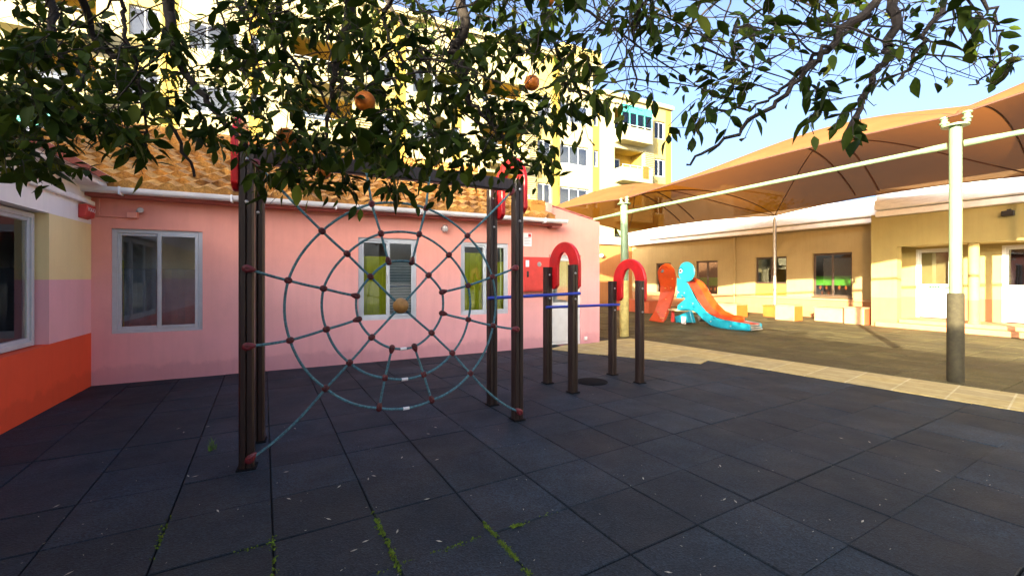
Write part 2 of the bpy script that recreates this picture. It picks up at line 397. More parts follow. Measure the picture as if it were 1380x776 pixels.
def window(F, parent, s0, s1, z0, z1, curtains=(), frame='alu', glassm='glass', fw=.05, dset=-.07, lights=2, sill=True, rooms=True, far=.9, roomm='room'):
    """sliding window: outer frame, one sash frame per light on two tracks; panes, sill and curtains are its sub-parts"""
    mb = MB(); d0, d1 = dset-.05, dset
    for a, b in (((s0,d0,z0),(s0+fw,d1,z1)), ((s1-fw,d0,z0),(s1,d1,z1)), ((s0+fw,d0,z0),(s1-fw,d1,z0+fw)), ((s0+fw,d0,z1-fw),(s1-fw,d1,z1))): mb.box(F, a, b)
    w = (s1-s0-2*fw)/lights; sw = .038; panes = []
    for k in range(lights):
        a, b = s0+fw+k*w-(.012 if k else 0), s0+fw+(k+1)*w+(.012 if k < lights-1 else 0)
        q0 = d1-.020 - (.024 if k % 2 == 0 else 0); q1 = q0+.028
        c, d = z0+fw-.004, z1-fw+.004
        mb.box(F,(a,q0,c),(a+sw,q1,d)); mb.box(F,(b-sw,q0,c),(b,q1,d)); mb.box(F,(a+sw,q0,c),(b-sw,q1,c+sw)); mb.box(F,(a+sw,q0,d-sw),(b-sw,q1,d))
        panes.append((a+sw, b-sw, c+sw, d-sw, (q0+q1)/2))
    wn = mb.build('window', M[frame], parent, bev=.003)
    for a, b, c, d, q in panes:
        p = MB(); p.box(F,(a,q-.003,c),(b,q+.003,d)); p.build('pane', M[glassm], wn)
    if z1-z0 > 1.2 and s1-s0 > .9:
        a = panes[0]; hm = MB(); zz = (z0+z1)/2; hm.box(F,(a[1]+.010,a[4]+.016,zz-.07),(a[1]+.030,a[4]+.030,zz+.07)); hm.build('handle', M['steel'], wn, bev=.003)
    if sill:
        p = MB(); p.box(F,(s0-.03,dset-.002,z0-.045),(s1+.03,.035,z0-.004)); p.build('sill', M[frame], wn, bev=.004)
    for (fa, fb, za, zb, mm, slats) in curtains:
        p = MB(); a, b = s0+(s1-s0)*fa, s0+(s1-s0)*fb; c, d = z0+(z1-z0)*za, z0+(z1-z0)*zb
        if slats:
            k = int((d-c)/slats)
            for i in range(k):
                zz = c+(d-c)*i/k; p.box(F,(a,dset-.095,zz),(b,dset-.088,zz+slats*.86))
        else:
            k = 14; prev = None
            for i in range(k+1):
                s = a+(b-a)*i/k; dd = dset-.10+.010*math.sin(i*1.9)
                if prev: p.face([F(prev[0],prev[1],c),F(s,dd,c),F(s,dd,d),F(prev[0],prev[1],d)])
                prev = (s, dd)
        p.build('blind' if slats else 'curtain', M[mm], wn, recalc=False)
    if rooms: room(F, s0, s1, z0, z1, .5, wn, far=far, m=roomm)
    return wn

# ------------------------------------------------------------------ left building
lb = thing('classroom_wing', G(-2.25,4,0), 'single-storey wing painted in red, pink, yellow and white bands, tiled roof', 'building')
mb = MB(); hw = (3.95, 6.12, .655, 2.015)
wall(mb, F_left, -13, 7.155, 0, 2.62, [hw], .2)
mb.build('wall', M['left'], lb)
window(F_left, lb, 3.97, 6.10, .665, 2.0, curtains=[(.62,.80,0,1,'greencurtain',0),(.0,.5,0,1,'bluegrey',0),(.86,1,0,.8,'greencurtain',0)], dset=-.10, lights=3, glassm='glass', sill=False)
mb = MB(); mb.box(F_left,(-13,.003,2.235),(7.12,.05,2.29)); mb.build('trim', M['white'], lb, bev=.006)
mb = MB(); mb.box(F_left,(-13,.0,2.44),(7.1,.22,2.50)); mb.box(F_left,(-13,.18,2.50),(7.1,.24,2.60)); mb.build('eave', M['white'], lb, bev=.01)
mb = MB()
prof = [(.26,2.58),(-2.2,3.84),(-5.0,2.55),(-5.0,2.40),(-2.2,3.68),(.26,2.50)]
mb.prism([F_left(-13,d,z) for d,z in prof], F_left(7.1,0,0)-F_left(-13,0,0)); mb.build('roof', M['redbox'] if False else mat('red_clay_roof',(.42,.10,.06),.85,var=.25,scale=8,bmp=.5), lb)
mb = MB(); mb.box(F_left,(-13,-4.8,0),(7.15,-.9,2.4)); mb.build('rear_wall', M['white'], lb)
# tall block added out of view to the left to shade the pink wall
nb = thing('added_shade_block', G(-9.2,5,0), 'plain pale unseen block added to shade the pink wall', 'shade block')
mb = MB(); mb.box(G,(-12,-1.3,0),(-7.2,11,6.0)); mb.build('wall', M['cream'], nb)
mb = MB(); mb.prism([G(-12.3,-1.6,6.0),G(-6.9,-1.6,6.0),G(-9.6,-1.6,7.0)], G(-12.3,11.3,6.0)-G(-12.3,-1.6,6.0)); mb.build('roof', M['tiles'], nb)

# ------------------------------------------------------------------ pink building
pk = thing('pink_building', G(1.7,7.155,0), 'low pink building with ochre clay tile roof and white gutter', 'building')
W1=(-2.06,-1.11,.635,1.975); W2=(.91,1.84,.665,1.99); W3=(2.62,3.56,.685,1.98); DR=(4.44,5.20,.0,1.80)
mb = MB()
wall(mb, F_pink, -2.25, 4.46, 0, 2.40, [W1,W2,W3,(4.44,4.46,0,1.80)], .2, closed=False)
wall(mb, F_pink, 4.46, 5.67, 0, 2.40, [(4.46,5.20,.0,1.80)], .2, closed=False)
mb.prism([F_pink(4.46,0,2.40),F_pink(5.67,0,2.40),F_pink(5.67,0,2.50),F_pink(5.52,0,2.53),F_pink(4.46,0,2.75)], F_pink(0,-.2,0)-F_pink(0,0,0))
mb.face([F_pink(5.67,0,0),F_pink(5.67,-4.5,0),F_pink(5.67,-4.5,2.45),F_pink(5.67,0,2.45)])
mb.box(F_pink,(4.36,.0,2.46),(4.47,.06,2.80))
mb.build('wall', M['pink'], pk)
mb = MB(); mb.prism([F_pink(4.47,.012,2.755),F_pink(5.5,.012,2.54),F_pink(5.5,.012,2.565),F_pink(4.47,.012,2.78)], F_pink(0,-.23,0)-F_pink(0,.012,0)); mb.build('coping', M['soffit'], pk)
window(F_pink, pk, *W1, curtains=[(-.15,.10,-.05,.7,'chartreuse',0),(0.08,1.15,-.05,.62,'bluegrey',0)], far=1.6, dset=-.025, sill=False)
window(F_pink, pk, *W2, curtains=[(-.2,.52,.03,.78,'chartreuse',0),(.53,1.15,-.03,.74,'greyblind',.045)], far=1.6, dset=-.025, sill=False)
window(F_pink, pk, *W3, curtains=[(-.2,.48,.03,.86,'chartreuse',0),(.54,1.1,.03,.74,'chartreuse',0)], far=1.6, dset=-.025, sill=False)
# door with glazed top
mb = MB()
for a,b in (((4.44,-.10,0),(4.49,-.03,1.80)),((5.15,-.10,0),(5.20,-.03,1.80)),((4.49,-.10,1.75),(5.15,-.03,1.80))): mb.box(F_pink,a,b)
mb.box(F_pink,(4.49,-.09,.02),(5.15,-.05,.86)); mb.box(F_pink,(4.49,-.09,.86),(4.56,-.05,1.75)); mb.box(F_pink,(5.08,-.09,.86),(5.15,-.05,1.75)); mb.box(F_pink,(4.56,-.09,1.68),(5.08,-.05,1.75))
mb.box(F_pink,(4.54,-.05,.08),(5.10,-.042,.80))
dr = mb.build('door', M['doorwhite'], pk, bev=.004)
mb = MB(); mb.box(F_pink,(4.56,-.075,.86),(5.08,-.068,1.68)); mb.build('pane', M['glass'], dr)
mb = MB(); mb.box(F_pink,(4.50,-.05,1.0),(4.53,.0,1.03)); mb.box(F_pink,(4.50,-.02,.99),(4.62,.0,1.02)); mb.build('handle', M['steel'], dr, bev=.004)
room(F_pink, 4.46, 5.2, 0, 1.8, .5, dr, m='cream', far=1.2)
# eave, gutter
mb = MB(); mb.box(F_pink,(-2.25,.0,2.345),(4.62,.20,2.385)); mb.box(F_pink,(4.40,.0,2.30),(4.60,.17,2.344)); mb.build('soffit', M['soffit'], pk, bev=.006)
mb = MB(); K = 8
rings = []
for s in np.linspace(-2.42, 4.66, 30):
    rings.append([F_pink(s, .275+.062*math.cos(a), 2.435+.062*math.sin(a)) for a in np.linspace(math.pi*.98, 2.02*math.pi, 9)] + [F_pink(s,.34,2.447)])
i0 = len(mb.v)
for rg in rings: mb.v += rg
nr = len(rings[0])
for i in range(len(rings)-1):
    for j in range(nr-1): mb.f.append([i0+i*nr+j, i0+i*nr+j+1, i0+(i+1)*nr+j+1, i0+(i+1)*nr+j])
for s in (-1.9,-.75,.55,1.8,3.0,4.15): mb.box(F_pink,(s,.21,2.36),(s+.018,.347,2.455))
mb.build('gutter', M['gutter'], pk, smooth=True, recalc=False)
# roof of interlocking clay tiles: stepped courses with a wave across
mb = MB(); slope = math.tan(R(26)); course = .30; NC = 11
def roofpt(s, d, lift): return F_pink(s, .27-d, 2.452+d*slope+lift)
cols = np.arange(-3.4, 4.5, .0425)
def wave(s, j):
    ph = s/.205*math.pi*2 + (0 if j % 2 == 0 else math.pi)
    return .024*(1+math.cos(ph)) + .006*math.sin(3.1*s+j*1.7)
for j in range(NC):
    d0, d1 = j*course, (j+1)*course+.012
    smax = 4.45-.17*d0
    cs = [s for s in cols if s <= smax]
    jit = {}
    rowsd = [(d0+.05, -.03), (d0, .060), (d0+.10,.042), (d1,.0)]
    idx = []
    for (d, lf) in rowsd:
        row = []
        for s in cs:
            tile = int((s+5)/.205); rr = random.Random(tile*131+j*17)
            jd = rr.uniform(-.020,.020); jl = rr.uniform(-.008,.010)
            if lf < -.01: row.append(roofpt(s, d+jd, lf+.2*wave(s,j)))
            else: row.append(roofpt(s, d+jd if lf>.03 else d, lf+jl+wave(s, j)))
        i = len(mb.v); mb.v += row; idx.append(i)
    for k in range(3):
        for q in range(len(cs)-1): mb.f.append([idx[k]+q, idx[k]+q+1, idx[k+1]+q+1, idx[k+1]+q])
mb.face([roofpt(-3.4,NC*course,0), roofpt(4.45-.17*3.3,NC*course,0), F_pink(3.9,-6.4,2.5), F_pink(-3.4,-6.4,2.5)])
mb.face([roofpt(4.46,0,0), roofpt(4.45-.17*3.3,NC*course,.04), F_pink(4.0,-6.2,2.45)])
rf = mb.build('roof', M['tiles'], pk, recalc=False)
mb = MB()
for k in range(24):
    s = -3.3+k*.31
    mb.tube([F_pink(s,-3.03,2.452+3.3*slope+.02), F_pink(s+.33,-3.03,2.452+3.3*slope+.035)], [.10,.085], 10)
mb.build('ridge_tile', M['tiles'], rf, smooth=True)
mb = MB(); mb.box(F_pink,(4.05,-.02,2.46),(4.36,-.16,2.80))
for k in range(4): mb.tube([F_pink(4.09+k*.078,.0,2.80),F_pink(4.09+k*.078,-.18,2.84)], .04, 8)
mb.build('verge', M['paleorange'], pk)
mb = MB(); mb.box(F_pink,(-6,-6.3,0),(5.66,-.9,2.4)); mb.build('rear_wall', M['white'], pk)

# things on the pink wall
def boxed(name, F, a, b, m, label, cat, bev=.005):
    mb = MB(); mb.box(F, a, b); o = mb.build(name, M[m], bev=bev); return tag(o, label, cat)
cab = thing('electrical_cabinet', F_pink(4.1,.0,1.09), 'red metal cabinet with round lock hung on the pink wall', 'cabinet')
mb = MB(); mb.box(F_pink,(3.79,.003,1.09),(4.42,.15,1.735)); mb.build('case', M['redbox'], cab, bev=.01)
mb = MB(); mb.box(F_pink,(3.82,.152,1.12),(4.39,.165,1.705)); dd = mb.build('door', M['redbox'], cab, bev=.004)
mb = MB(); mb.lathe(F_pink(4.12,.166,1.60),[(.045,0),(.045,.008),(.03,.009)],F_pink(0,1,0)-F_pink(0,0,0)); mb.build('dial', M['steel'], dd)
mb = MB(); mb.box(F_pink,(3.85,.166,1.36),(3.89,.185,1.47)); mb.build('handle', M['black'], dd, bev=.006)
mb = MB(); mb.box(F_pink,(3.83,.166,1.55),(3.90,.169,1.67)); mb.build('sticker', M['paper'], dd)
no = thing('wall_notice', F_pink(3.95,.0,1.95), 'white paper notice with small red corner under the gutter', 'notice')
mb = MB(); mb.box(F_pink,(3.86,.003,1.945),(4.045,.010,2.195)); mb.build('sheet', M['paper'], no)
mb = MB(); mb.box(F_pink,(3.97,.011,2.12),(4.03,.013,2.18)); mb.build('red_mark', M['redbox'], no)
mb = MB()
for k in range(5): mb.box(F_pink,(3.885,.011,1.98+k*.03),(4.02-.02*(k%2),.0118,1.986+k*.03))
mb.build('print', M['black'], no)
la = thing('bulkhead_lamp', F_pink(2.31,.0,2.12), 'small oval caged bulkhead lamp on the pink wall', 'lamp')
mb = MB(); mb.lathe(F_pink(2.31,.003,2.185),[(.05,0),(.055,.02),(.045,.05)],F_pink(0,1,0)-F_pink(0,0,0)); mb.build('body', M['steel'], la, smooth=True)
mb = MB(); mb.ball(F_pink(2.31,.055,2.185), .045, 14, 1.25); mb.build('glass_dome', M['paper'], la, smooth=True)
mb = MB()
for dx in (-.03,0,.03): mb.tube([F_pink(2.31+dx,.05,2.115),F_pink(2.31+dx,.105,2.15),F_pink(2.31+dx,.105,2.22),F_pink(2.31+dx,.05,2.255)],.006,6)
mb.tube([F_pink(2.25,.06,2.185),F_pink(2.29,.11,2.185),F_pink(2.33,.11,2.185),F_pink(2.37,.06,2.185)],.006,6)
mb.build('cage', M['steel'], la)
cm = thing('security_camera', F_pink(-1.8,.0,2.12), 'small round camera on pink painted conduit box, top of corner', 'camera')
mb = MB(); mb.box(F_pink,(-1.90,.003,2.11),(-1.79,.06,2.19)); mb.build('junction_box', M['pink'], cm, bev=.006)
mb = MB(); mb.box(F_pink,(-2.17,.003,2.115),(-1.90,.025,2.14)); mb.box(F_pink,(-2.19,.003,2.115),(-2.165,.025,2.34)); mb.build('conduit', M['pink'], cm)
mb = MB(); mb.tube([F_pink(-1.80,.05,2.19),F_pink(-1.77,.08,2.22)],.010,8); mb.lathe(F_pink(-1.76,.05,2.215),[(.034,0),(.036,.05),(.03,.075)],F_pink(.25,1,-.1)-F_pink(0,0,0)); mb.build('lens_housing', M['sill'], cm, smooth=True)
boxed('socket_box', F_pink, (5.27,.003,.08),(5.34,.03,.15),'paper','small white socket box low on the pink wall beside the door','socket')
boxed('corner_lamp', F_pink, (5.60,-.9,2.05),(5.66,-.8,2.1),'pink','x','x') if False else None

# alarm box on the left wall
al = thing('alarm_box', F_left(6.9,0,2.06), 'red siren box lettered FOGO in white under the eave trim', 'alarm')
mb = MB(); mb.prism([F_left(6.78,.003,2.05),F_left(7.03,.003,2.05),F_left(7.03,.07,2.075),F_left(7.03,.09,2.21),F_left(6.78,.09,2.21),F_left(6.78,.07,2.075)][:0] or [F_left(6.78,.003,2.05),F_left(6.78,.07,2.075),F_left(6.78,.085,2.215),F_left(6.78,.003,2.215)], F_left(7.03,0,0)-F_left(6.78,0,0)); mb.build('case', M['redbox'], al, bev=.006)
def text(body, size, loc, rot, m, parent, name='lettering', ext=.001):
    cu = bpy.data.curves.new(name, 'FONT'); cu.body = body; cu.size = size; cu.extrude = ext; cu.align_x = 'CENTER'; cu.align_y = 'CENTER'
    o = bpy.data.objects.new(name, cu); col.objects.link(o)
    dg = bpy.context.evaluated_depsgraph_get(); me = bpy.data.meshes.new_from_object(o.evaluated_get(dg)); bpy.data.objects.remove(o)
    me.name = name; me.materials.clear(); me.materials.append(m)
    o = bpy.data.objects.new(name, me); col.objects.link(o); o.rotation_euler = rot; o.location = Vector(loc)-WORLD[parent]; o.parent = parent; WORLD[o] = Vector(loc); return o
text('FOGO', .075, F_left(6.91,.0835,2.16), (R(84),0,TH+R(90)), M['text'], al)

# ------------------------------------------------------------------ yellow building
yb = thing('yellow_building', G(15.85,9,0), 'long low yellow and peach building with deep white fascia', 'building')
HW = [(9.36,10.54,.68,2.12),(7.32,8.49,.71,2.165),(12.19,13.28,.60,2.07),(14.7,15.63,.60,2.05)]
mb = MB(); wall(mb, F_yel, 4.5, 17.3, 0, 3.1, HW, .2); mb.build('wall', M['yellow'], yb)
# projecting block with the porch
mb = MB(); OP = (-6.0, 5.65, .0, 2.19)
wall(mb, F_blk, -8, 6.23, 0, 3.1, [OP], .25, closed=False)
mb.box(F_blk,(6.03,-1.36,0),(6.228,-.252,3.05))
mb.box(F_blk,(-6,-1.36,2.2),(5.65,-.252,2.24))
mb.build('porch_wall', M['block'], yb)
D1=(4.90,5.66,.24,2.14); D2=(3.16,4.01,.24,2.14); D3=(1.2,2.05,.24,2.14)
mb = MB(); wall(mb, lambda s,d,z: G(15.62-d,s,z), -6, 6.02, 0.1, 2.5, [(a,b,.235,d) for a,b,c,d in (D1,D2,D3)], .2, closed=False); mb.build('porch_rear_wall', M['block'], yb)
mb = MB(); mb.box(F_blk,(-6,-1.2,0),(6.10,.10,.135)); mb.box(F_blk,(-6,-1.2,.137),(5.64,-.06,.235)); mb.build('step', mat('peach_step',(.42,.21,.10),.8,var=.1), yb, bev=.01)
mb = MB(); mb.lathe(F_blk(4.23,-.16,.235),[(.115,0),(.115,.05),(.10,.055),(.10,1.965)],n=24); mb.build('column', M['block'], yb, smooth=True)
def F_dr(s,d,z): return G(15.62-d,s,z)
for (a,b,c,d) in (D1,D2,D3):
    mb = MB()
    for p,q in (((a,-.10,c),(a+.05,.0,d)),((b-.05,-.10,c),(b,.0,d)),((a+.05,-.10,d-.05),(b-.05,.0,d))): mb.box(F_dr,p,q)
    mb.box(F_dr,(a+.05,-.08,c+.02),(b-.05,-.04,1.17)); mb.box(F_dr,(a+.05,-.08,1.17),(a+.10,-.04,d-.05)); mb.box(F_dr,(b-.10,-.08,1.17),(b-.05,-.04,d-.05)); mb.box(F_dr,(a+.10,-.08,d-.10),(b-.10,-.04,d-.05))
    for p,q in (((a+.10,-.04,.36),(b-.10,-.028,.38)),((a+.10,-.04,.98),(b-.10,-.028,1.0)),((a+.10,-.04,.38),(a+.12,-.028,.98)),((b-.12,-.04,.38),(b-.10,-.028,.98))): mb.box(F_dr,p,q)
    dr = mb.build('door', M['doorwhite'], yb, bev=.003)
    mb = MB(); mb.box(F_dr,(a+.10,-.063,1.17),(b-.10,-.057,d-.10)); mb.build('pane', M['glass_dark'], dr)
    mb = MB(); mb.box(F_dr,((a+b)/2-.10,-.038,1.065),((a+b)/2+.10,-.030,1.125)); mb.build('plaque', M['signgreen'], dr)
    mb = MB()
    for k in range(3): mb.box(F_dr,((a+b)/2-.075+k*.055,-.0297,1.085),((a+b)/2-.04+k*.055,-.0285,1.103))
    mb.build('plaque_print', M['paper'], dr)
    mb = MB(); sx = b-.07 if (a,b)!=D1[:2] else a+.07
    mb.tube([F_dr(sx,-.04,1.08),F_dr(sx,.01,1.08),F_dr(sx-.09 if sx==b-.07 else sx+.09,.01,1.08)],.010,8); mb.build('handle', M['steel'], dr, smooth=True)
    room(F_dr, a, b, c, d, .5, dr, far=1.4)
# fascia
mb = MB(); mb.box(F_yel,(6.1,-.3,3.0),(17.4,.30,3.16)); mb.box(F_yel,(-8,-.3,3.02),(6.1,1.45,3.18))
mb.box(F_yel,(6.1,-.3,3.47),(17.4,.26,3.75)); mb.box(F_yel,(-8,-.3,3.49),(6.1,1.40,3.77)); mb.build('fascia', M['white'], yb, bev=.015)
mb = MB(); mb.box(F_yel,(6.1,-.3,3.18),(17.4,.38,3.465)); mb.box(F_yel,(-8,-.3,3.20),(6.1,1.52,3.485)); mb.build('gutter', M['gutter'], yb, bev=.03)
mb = MB(); mb.box(F_yel,(-8,-8,3.55),(17.3,-.31,3.7)); mb.build('roof', M['concrete'], yb)
mb = MB(); mb.box(F_yel,(-8,-8,0),(17.3,-2.0,3.5)); mb.build('rear_wall', M['cream'], yb)
# end wall (orange) closing the court
mb = MB(); FE = lambda s,d,z: G(s, 17.3-d, z)
wall(mb, FE, 6, 15.85, 0, 3.02, [], .2); mb.build('end_wall', M['orangewall'], yb)
mb = MB(); mb.box(FE,(6,-.25,3.03),(15.85,.15,3.40)); mb.build('end_fascia', M['cream'], yb, bev=.02)
# ledge under the windows
mb = MB(); mb.box(F_yel,(6.3,.002,.60),(17.2,.05,.645)); mb.build('ledge', M['benchcream'], yb, bev=.008)
# downpipe
mb = MB(); mb.tube([F_yel(11.38,.06,.1),F_yel(11.38,.06,2.98)],.05,12)
for z in (.7,1.6,2.35): mb.lathe(F_yel(11.38,.06,z),[(.058,0),(.058,.04)],n=12)
mb.build('downpipe', M['yellow'], yb, smooth=True)
# windows
w = window(F_yel, yb, 9.36,10.54,1.11,2.12, frame='darkframe', glassm='glass_dark', sill=False, fw=.035)
mb = MB(); mb.box(F_yel,(9.362,-.12,.682),(10.538,-.03,1.108)); mb.build('infill_panel', M['paleorange'], yb)
w = window(F_yel, yb, 7.32,8.49,.71,2.165, frame='darkframe', glassm='glass_dark', sill=True, fw=.035, lights=2)
mb = MB(); mb.box(F_yel,(7.36,-.135,1.09),(8.46,-.125,1.40)); mb.build('green_board', M['bandgreen'], w)
def bunting(s0, s1, z, n, parent):
    mb = MB()
    for k in range(n):
        s = s0+(s1-s0)*(k+.5)/n
        mb.prism([F_yel(s-.05,-.118,z+.03),F_yel(s+.05,-.118,z+.03),F_yel(s,-.118,z-.06)], F_yel(0,.003,0)-F_yel(0,0,0))
        mb.ball(F_yel(s,-.118,z+.055),.025,8)
    mb.build('paper_shapes', M['towel'], parent)
bunting(7.45,8.4,1.0,5,w); bunting(7.95,8.35,.83,2,w)
w = window(F_yel, yb, 12.19,13.28,.60,2.07, frame='darkframe', glassm='glass_dark', sill=False, fw=.035, lights=2)
mb = MB(); mb.box(F_yel,(12.22,-.135,1.0),(13.25,-.125,1.36)); mb.build('green_board', M['bandgreen'], w)
bunting(12.3,13.1,.86,4,w)
window(F_yel, yb, 14.7,15.63,.60,2.05, frame='darkframe', glassm='glass_dark', sill=False, fw=.035)
# round wall lamp on the orange wall
lm = thing('round_lamp', FE(13.75,0,2.45), 'small white globe lamp on the orange end wall', 'lamp')
mb = MB(); mb.lathe(FE(13.75,.003,2.45),[(.07,0),(.07,.03)],FE(0,1,0)-FE(0,0,0),16); mb.build('base', M['steel'], lm)
mb = MB(); mb.ball(FE(13.75,.11,2.45),.10,16); mb.build('globe', M['paper'], lm, smooth=True)

fl_ = thing('floodlight', F_blk(3.6,.0,2.9), 'small dark floodlight fixed under the white fascia near the thick post', 'floodlight')
mb = MB(); mb.box(F_blk,(3.57,.003,2.84),(3.63,.08,2.90)); mb.build('bracket', M['black'], fl_, bev=.004)
mb = MB(); mb.box(F_blk,(3.50,.06,2.74),(3.70,.16,2.86)); mb.build('housing', M['black'], fl_, bev=.012)
dl = thing('dome_siren', F_blk(2.9,.22,3.3), 'little cream dome siren on the white fascia above the porch', 'siren')
mb = MB(); mb.ball(F_blk(3.1,.24,3.34), .085, 16, .9); mb.build('dome', M['cream'], dl, smooth=True)
mb = MB(); mb.box(F_blk,(3.03,.20,3.27),(3.17,.235,3.41)); mb.build('base', M['gutter'], dl, bev=.01)
# benches
def bench(l0, l1, r0, r1, h, mfront, mend, label, lip=True):
    b = thing('bench', G((r0+r1)/2,(l0+l1)/2,0), label, 'bench', 'box benches along the yellow wall')
    mb = MB(); mb.box(G,(r0,l0,.0),(r1,l1,h)); mb.build('body', M[mfront], b, bev=.012)
    mb = MB(); mb.box(G,(r0+.01,l0-.006,.0),(r1-.01,l0-.002,h-.015)); mb.build('end_panel', M[mend], b)
    if lip:
        mb = MB(); mb.box(G,(r0-.02,l0-.02,h+.002),(r1+.02,l1+.02,h+.035)); mb.build('seat', M[mfront], b, bev=.008)
    return b
bench(9.55,10.9,13.35,13.95,.42,'benchcream','benchorange','long cream box bench with orange end just right of slide foot')
bench(8.55,9.4,14.55,14.95,.36,'benchorange','benchorange','low orange box bench in front of the thin far canopy post')
bench(7.95,8.55,13.85,14.30,.46,'benchcream','benchorange','square cream box bench with orange end below the window gap')
bench(6.98,7.75,14.55,14.95,.40,'benchcream','benchcream','low plain cream box bench under the window with paper shapes')
bench(6.38,6.88,14.45,14.85,.46,'benchcream','benchred','pinkish cream box bench against the projecting porch block')
bench(12.1,14.4,11.9,12.5,.44,'benchred','benchred','red orange box bench behind the orange slide board')
tag(MB().ball(G(12.95,10.65,.85-.22),.26,20).build('ball', mat('brown_ball',(.24,.14,.03),.6,var=.3,scale=5), smooth=True), 'round brown ball resting behind the slide', 'ball') if False else None
pb = thing('rubber_tyre', G(13.55,11.35,0), 'brown rubber tyre standing upright behind the slide chute', 'tyre')
ax = Vector(G(1,.25,0)).normalized()
mb = MB(); prof = [(.16,-.08),(.28,-.10),(.33,-.07),(.345,0),(.33,.07),(.28,.10),(.16,.08)]
mb.lathe(G(13.55,11.35,.345), prof, ax, 28); mb.build('tread', mat('brown_rubber',(.17,.085,.02),.7,var=.3,scale=5), pb, smooth=True)
mb = MB(); mb.lathe(G(13.55,11.35,.345), [(.15,-.09),(.15,.09)], ax, 20); mb.build('hub', M['darkrub'], pb)

# ------------------------------------------------------------------ shade canopy
cn = thing('shade_canopy', G(11,5,0), 'large orange-brown mesh shade canopy on pale green posts', 'canopy')
Pn = [G(6.85,13.5,3.32), W(2.583,9.91,3.17), W(5.74,5.57,3.46), G(8.4,-3.2,4.1)]
Pf = [G(14.1,15.7,3.46), W(9.34,15.3,3.55), G(13.75,3.1,3.5), G(13.4,-3.0,3.5)]
def canopy(a, b, c, d, h, skew=(1,0), ve=.9, B=(0,0), name='fabric'):
    nu, nv = 40, 36; mb = MB(); cen = (a+b+c+d)/4
    def S(u, v):
        p = a*(1-u)*(1-v)+b*u*(1-v)+c*u*v+d*(1-u)*v
        bulge = (max(0,math.sin(math.pi*u))**1.0*max(0,math.sin(math.pi*v))**ve)*(skew[0]+skew[1]*u)
        eu = 4*u*(1-u)*((1-v)**6+v**6); ev = 4*v*(1-v)*((1-u)**6+u**6)
        sv = max(0,math.sin(math.pi*v))**.8
        q = p + (Vector((cen.x,cen.y,p.z))-p)*(.03*eu)
        z = p.z + h*bulge + .12*eu + sv*(B[0]*(1-u)**2.5+B[1]*u**2.5)
        return Vector((q.x, q.y, z))
    i0 = 0
    for j in range(nv+1):
        for i in range(nu+1): mb.v.append(S(i/nu, j/nv))
    for j in range(nv):
        for i in range(nu): a0 = j*(nu+1)+i; mb.f.append([a0,a0+1,a0+nu+2,a0+nu+1])
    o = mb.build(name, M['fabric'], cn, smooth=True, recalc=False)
    mb = MB()
    L = [[(t,0) for t in np.linspace(0,1,40)],[(t,1) for t in np.linspace(0,1,40)],[(0,t) for t in np.linspace(0,1,40)],[(1,t) for t in np.linspace(0,1,40)]]
    L += [[(.5*t,.5*t) for t in np.linspace(0,1,24)],[(1-.5*t,.5*t) for t in np.linspace(0,1,24)],[(.5*t,1-.5*t) for t in np.linspace(0,1,24)],[(1-.5*t,1-.5*t) for t in np.linspace(0,1,24)]]
    for q in L: mb.tube([S(u,v)-Vector((0,0,.012)) for u,v in q], .014, 6)
    mb.build('seam', M['seam'], o)
    for uu in (.45,.55):
        mb = MB(); mb.tube([S(uu, t)-Vector((0,0,.045)) for t in np.linspace(.05,.97,36)], .022, 6)
        mb.build('strap', M['seam'], o, smooth=True)
    return S
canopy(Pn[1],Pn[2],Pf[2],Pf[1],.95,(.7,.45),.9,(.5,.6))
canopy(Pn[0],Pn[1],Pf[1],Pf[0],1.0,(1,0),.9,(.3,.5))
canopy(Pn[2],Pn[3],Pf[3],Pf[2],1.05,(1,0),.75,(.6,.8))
def post(p, rad, pad, padm, h, thin=False):
    mb = MB(); z0 = pad if padm else 0
    mb.lathe(W(p.x,p.y,0),[(rad,z0-.02 if padm else .0),(rad,h)],n=24)
    o = mb.build('post', M['postgreen'] if not thin else M['steel'], cn, smooth=True)
    if padm:
        mb = MB(); mb.lathe(W(p.x,p.y,0),[(rad+.018,0),(rad+.022,.02),(rad+.022,pad-.02),(rad+.012,pad)],n=24); mb.build('padding', M[padm], o, smooth=True)
    if not thin:
        mb = MB(); mb.lathe(W(p.x,p.y,h),[(rad+.07,0),(rad+.07,.022)],n=24)
        for s in (-1,1):
            q = W(p.x,p.y,h)+G(.02*s,.115*s,0)
            mb.lathe(q,[(.034,.02),(.034,.06),(.05,.065),(.05,.085),(.034,.09),(.034,.13),(.05,.135),(.05,.155),(.03,.16)],n=12)
        mb.build('cap', M['postgreen'], o, smooth=True)
post(Pn[1], .082, 1.28, 'padyellow', 3.03); post(Pn[2], .062, 1.15, 'padding', 3.30)
post(Pf[1], .055, 0, None, 3.5, True)
for p in (Pn[0],Pn[3]): post(p, .085, 0, None, p.z-.12)
for p in (Pf[0],Pf[2],Pf[3]): post(p, .055, 0, None, p.z-.05, True)
def pipe(p, q, z0, z1, r=.033):
    d = Vector((q.x-p.x,q.y-p.y,0)).normalized()
    a = W(p.x,p.y,z0)+d*.08; b_ = W(q.x,q.y,z1)-d*.08
    mb = MB(); e = (b_-a)
    mb.tube([a, a+e*.03, a+e*.06, b_-e*.06, b_-e*.03, b_], [r*1.35,r*1.3,r,r,r*1.3,r*1.35], 14); mb.build('pipe', M['postgreen'], cn, smooth=True)
pipe(Pn[1],Pn[2],2.84,3.065); pipe(Pn[0],Pn[1],2.75,2.84); pipe(Pn[2],Pn[3],3.065,3.2)

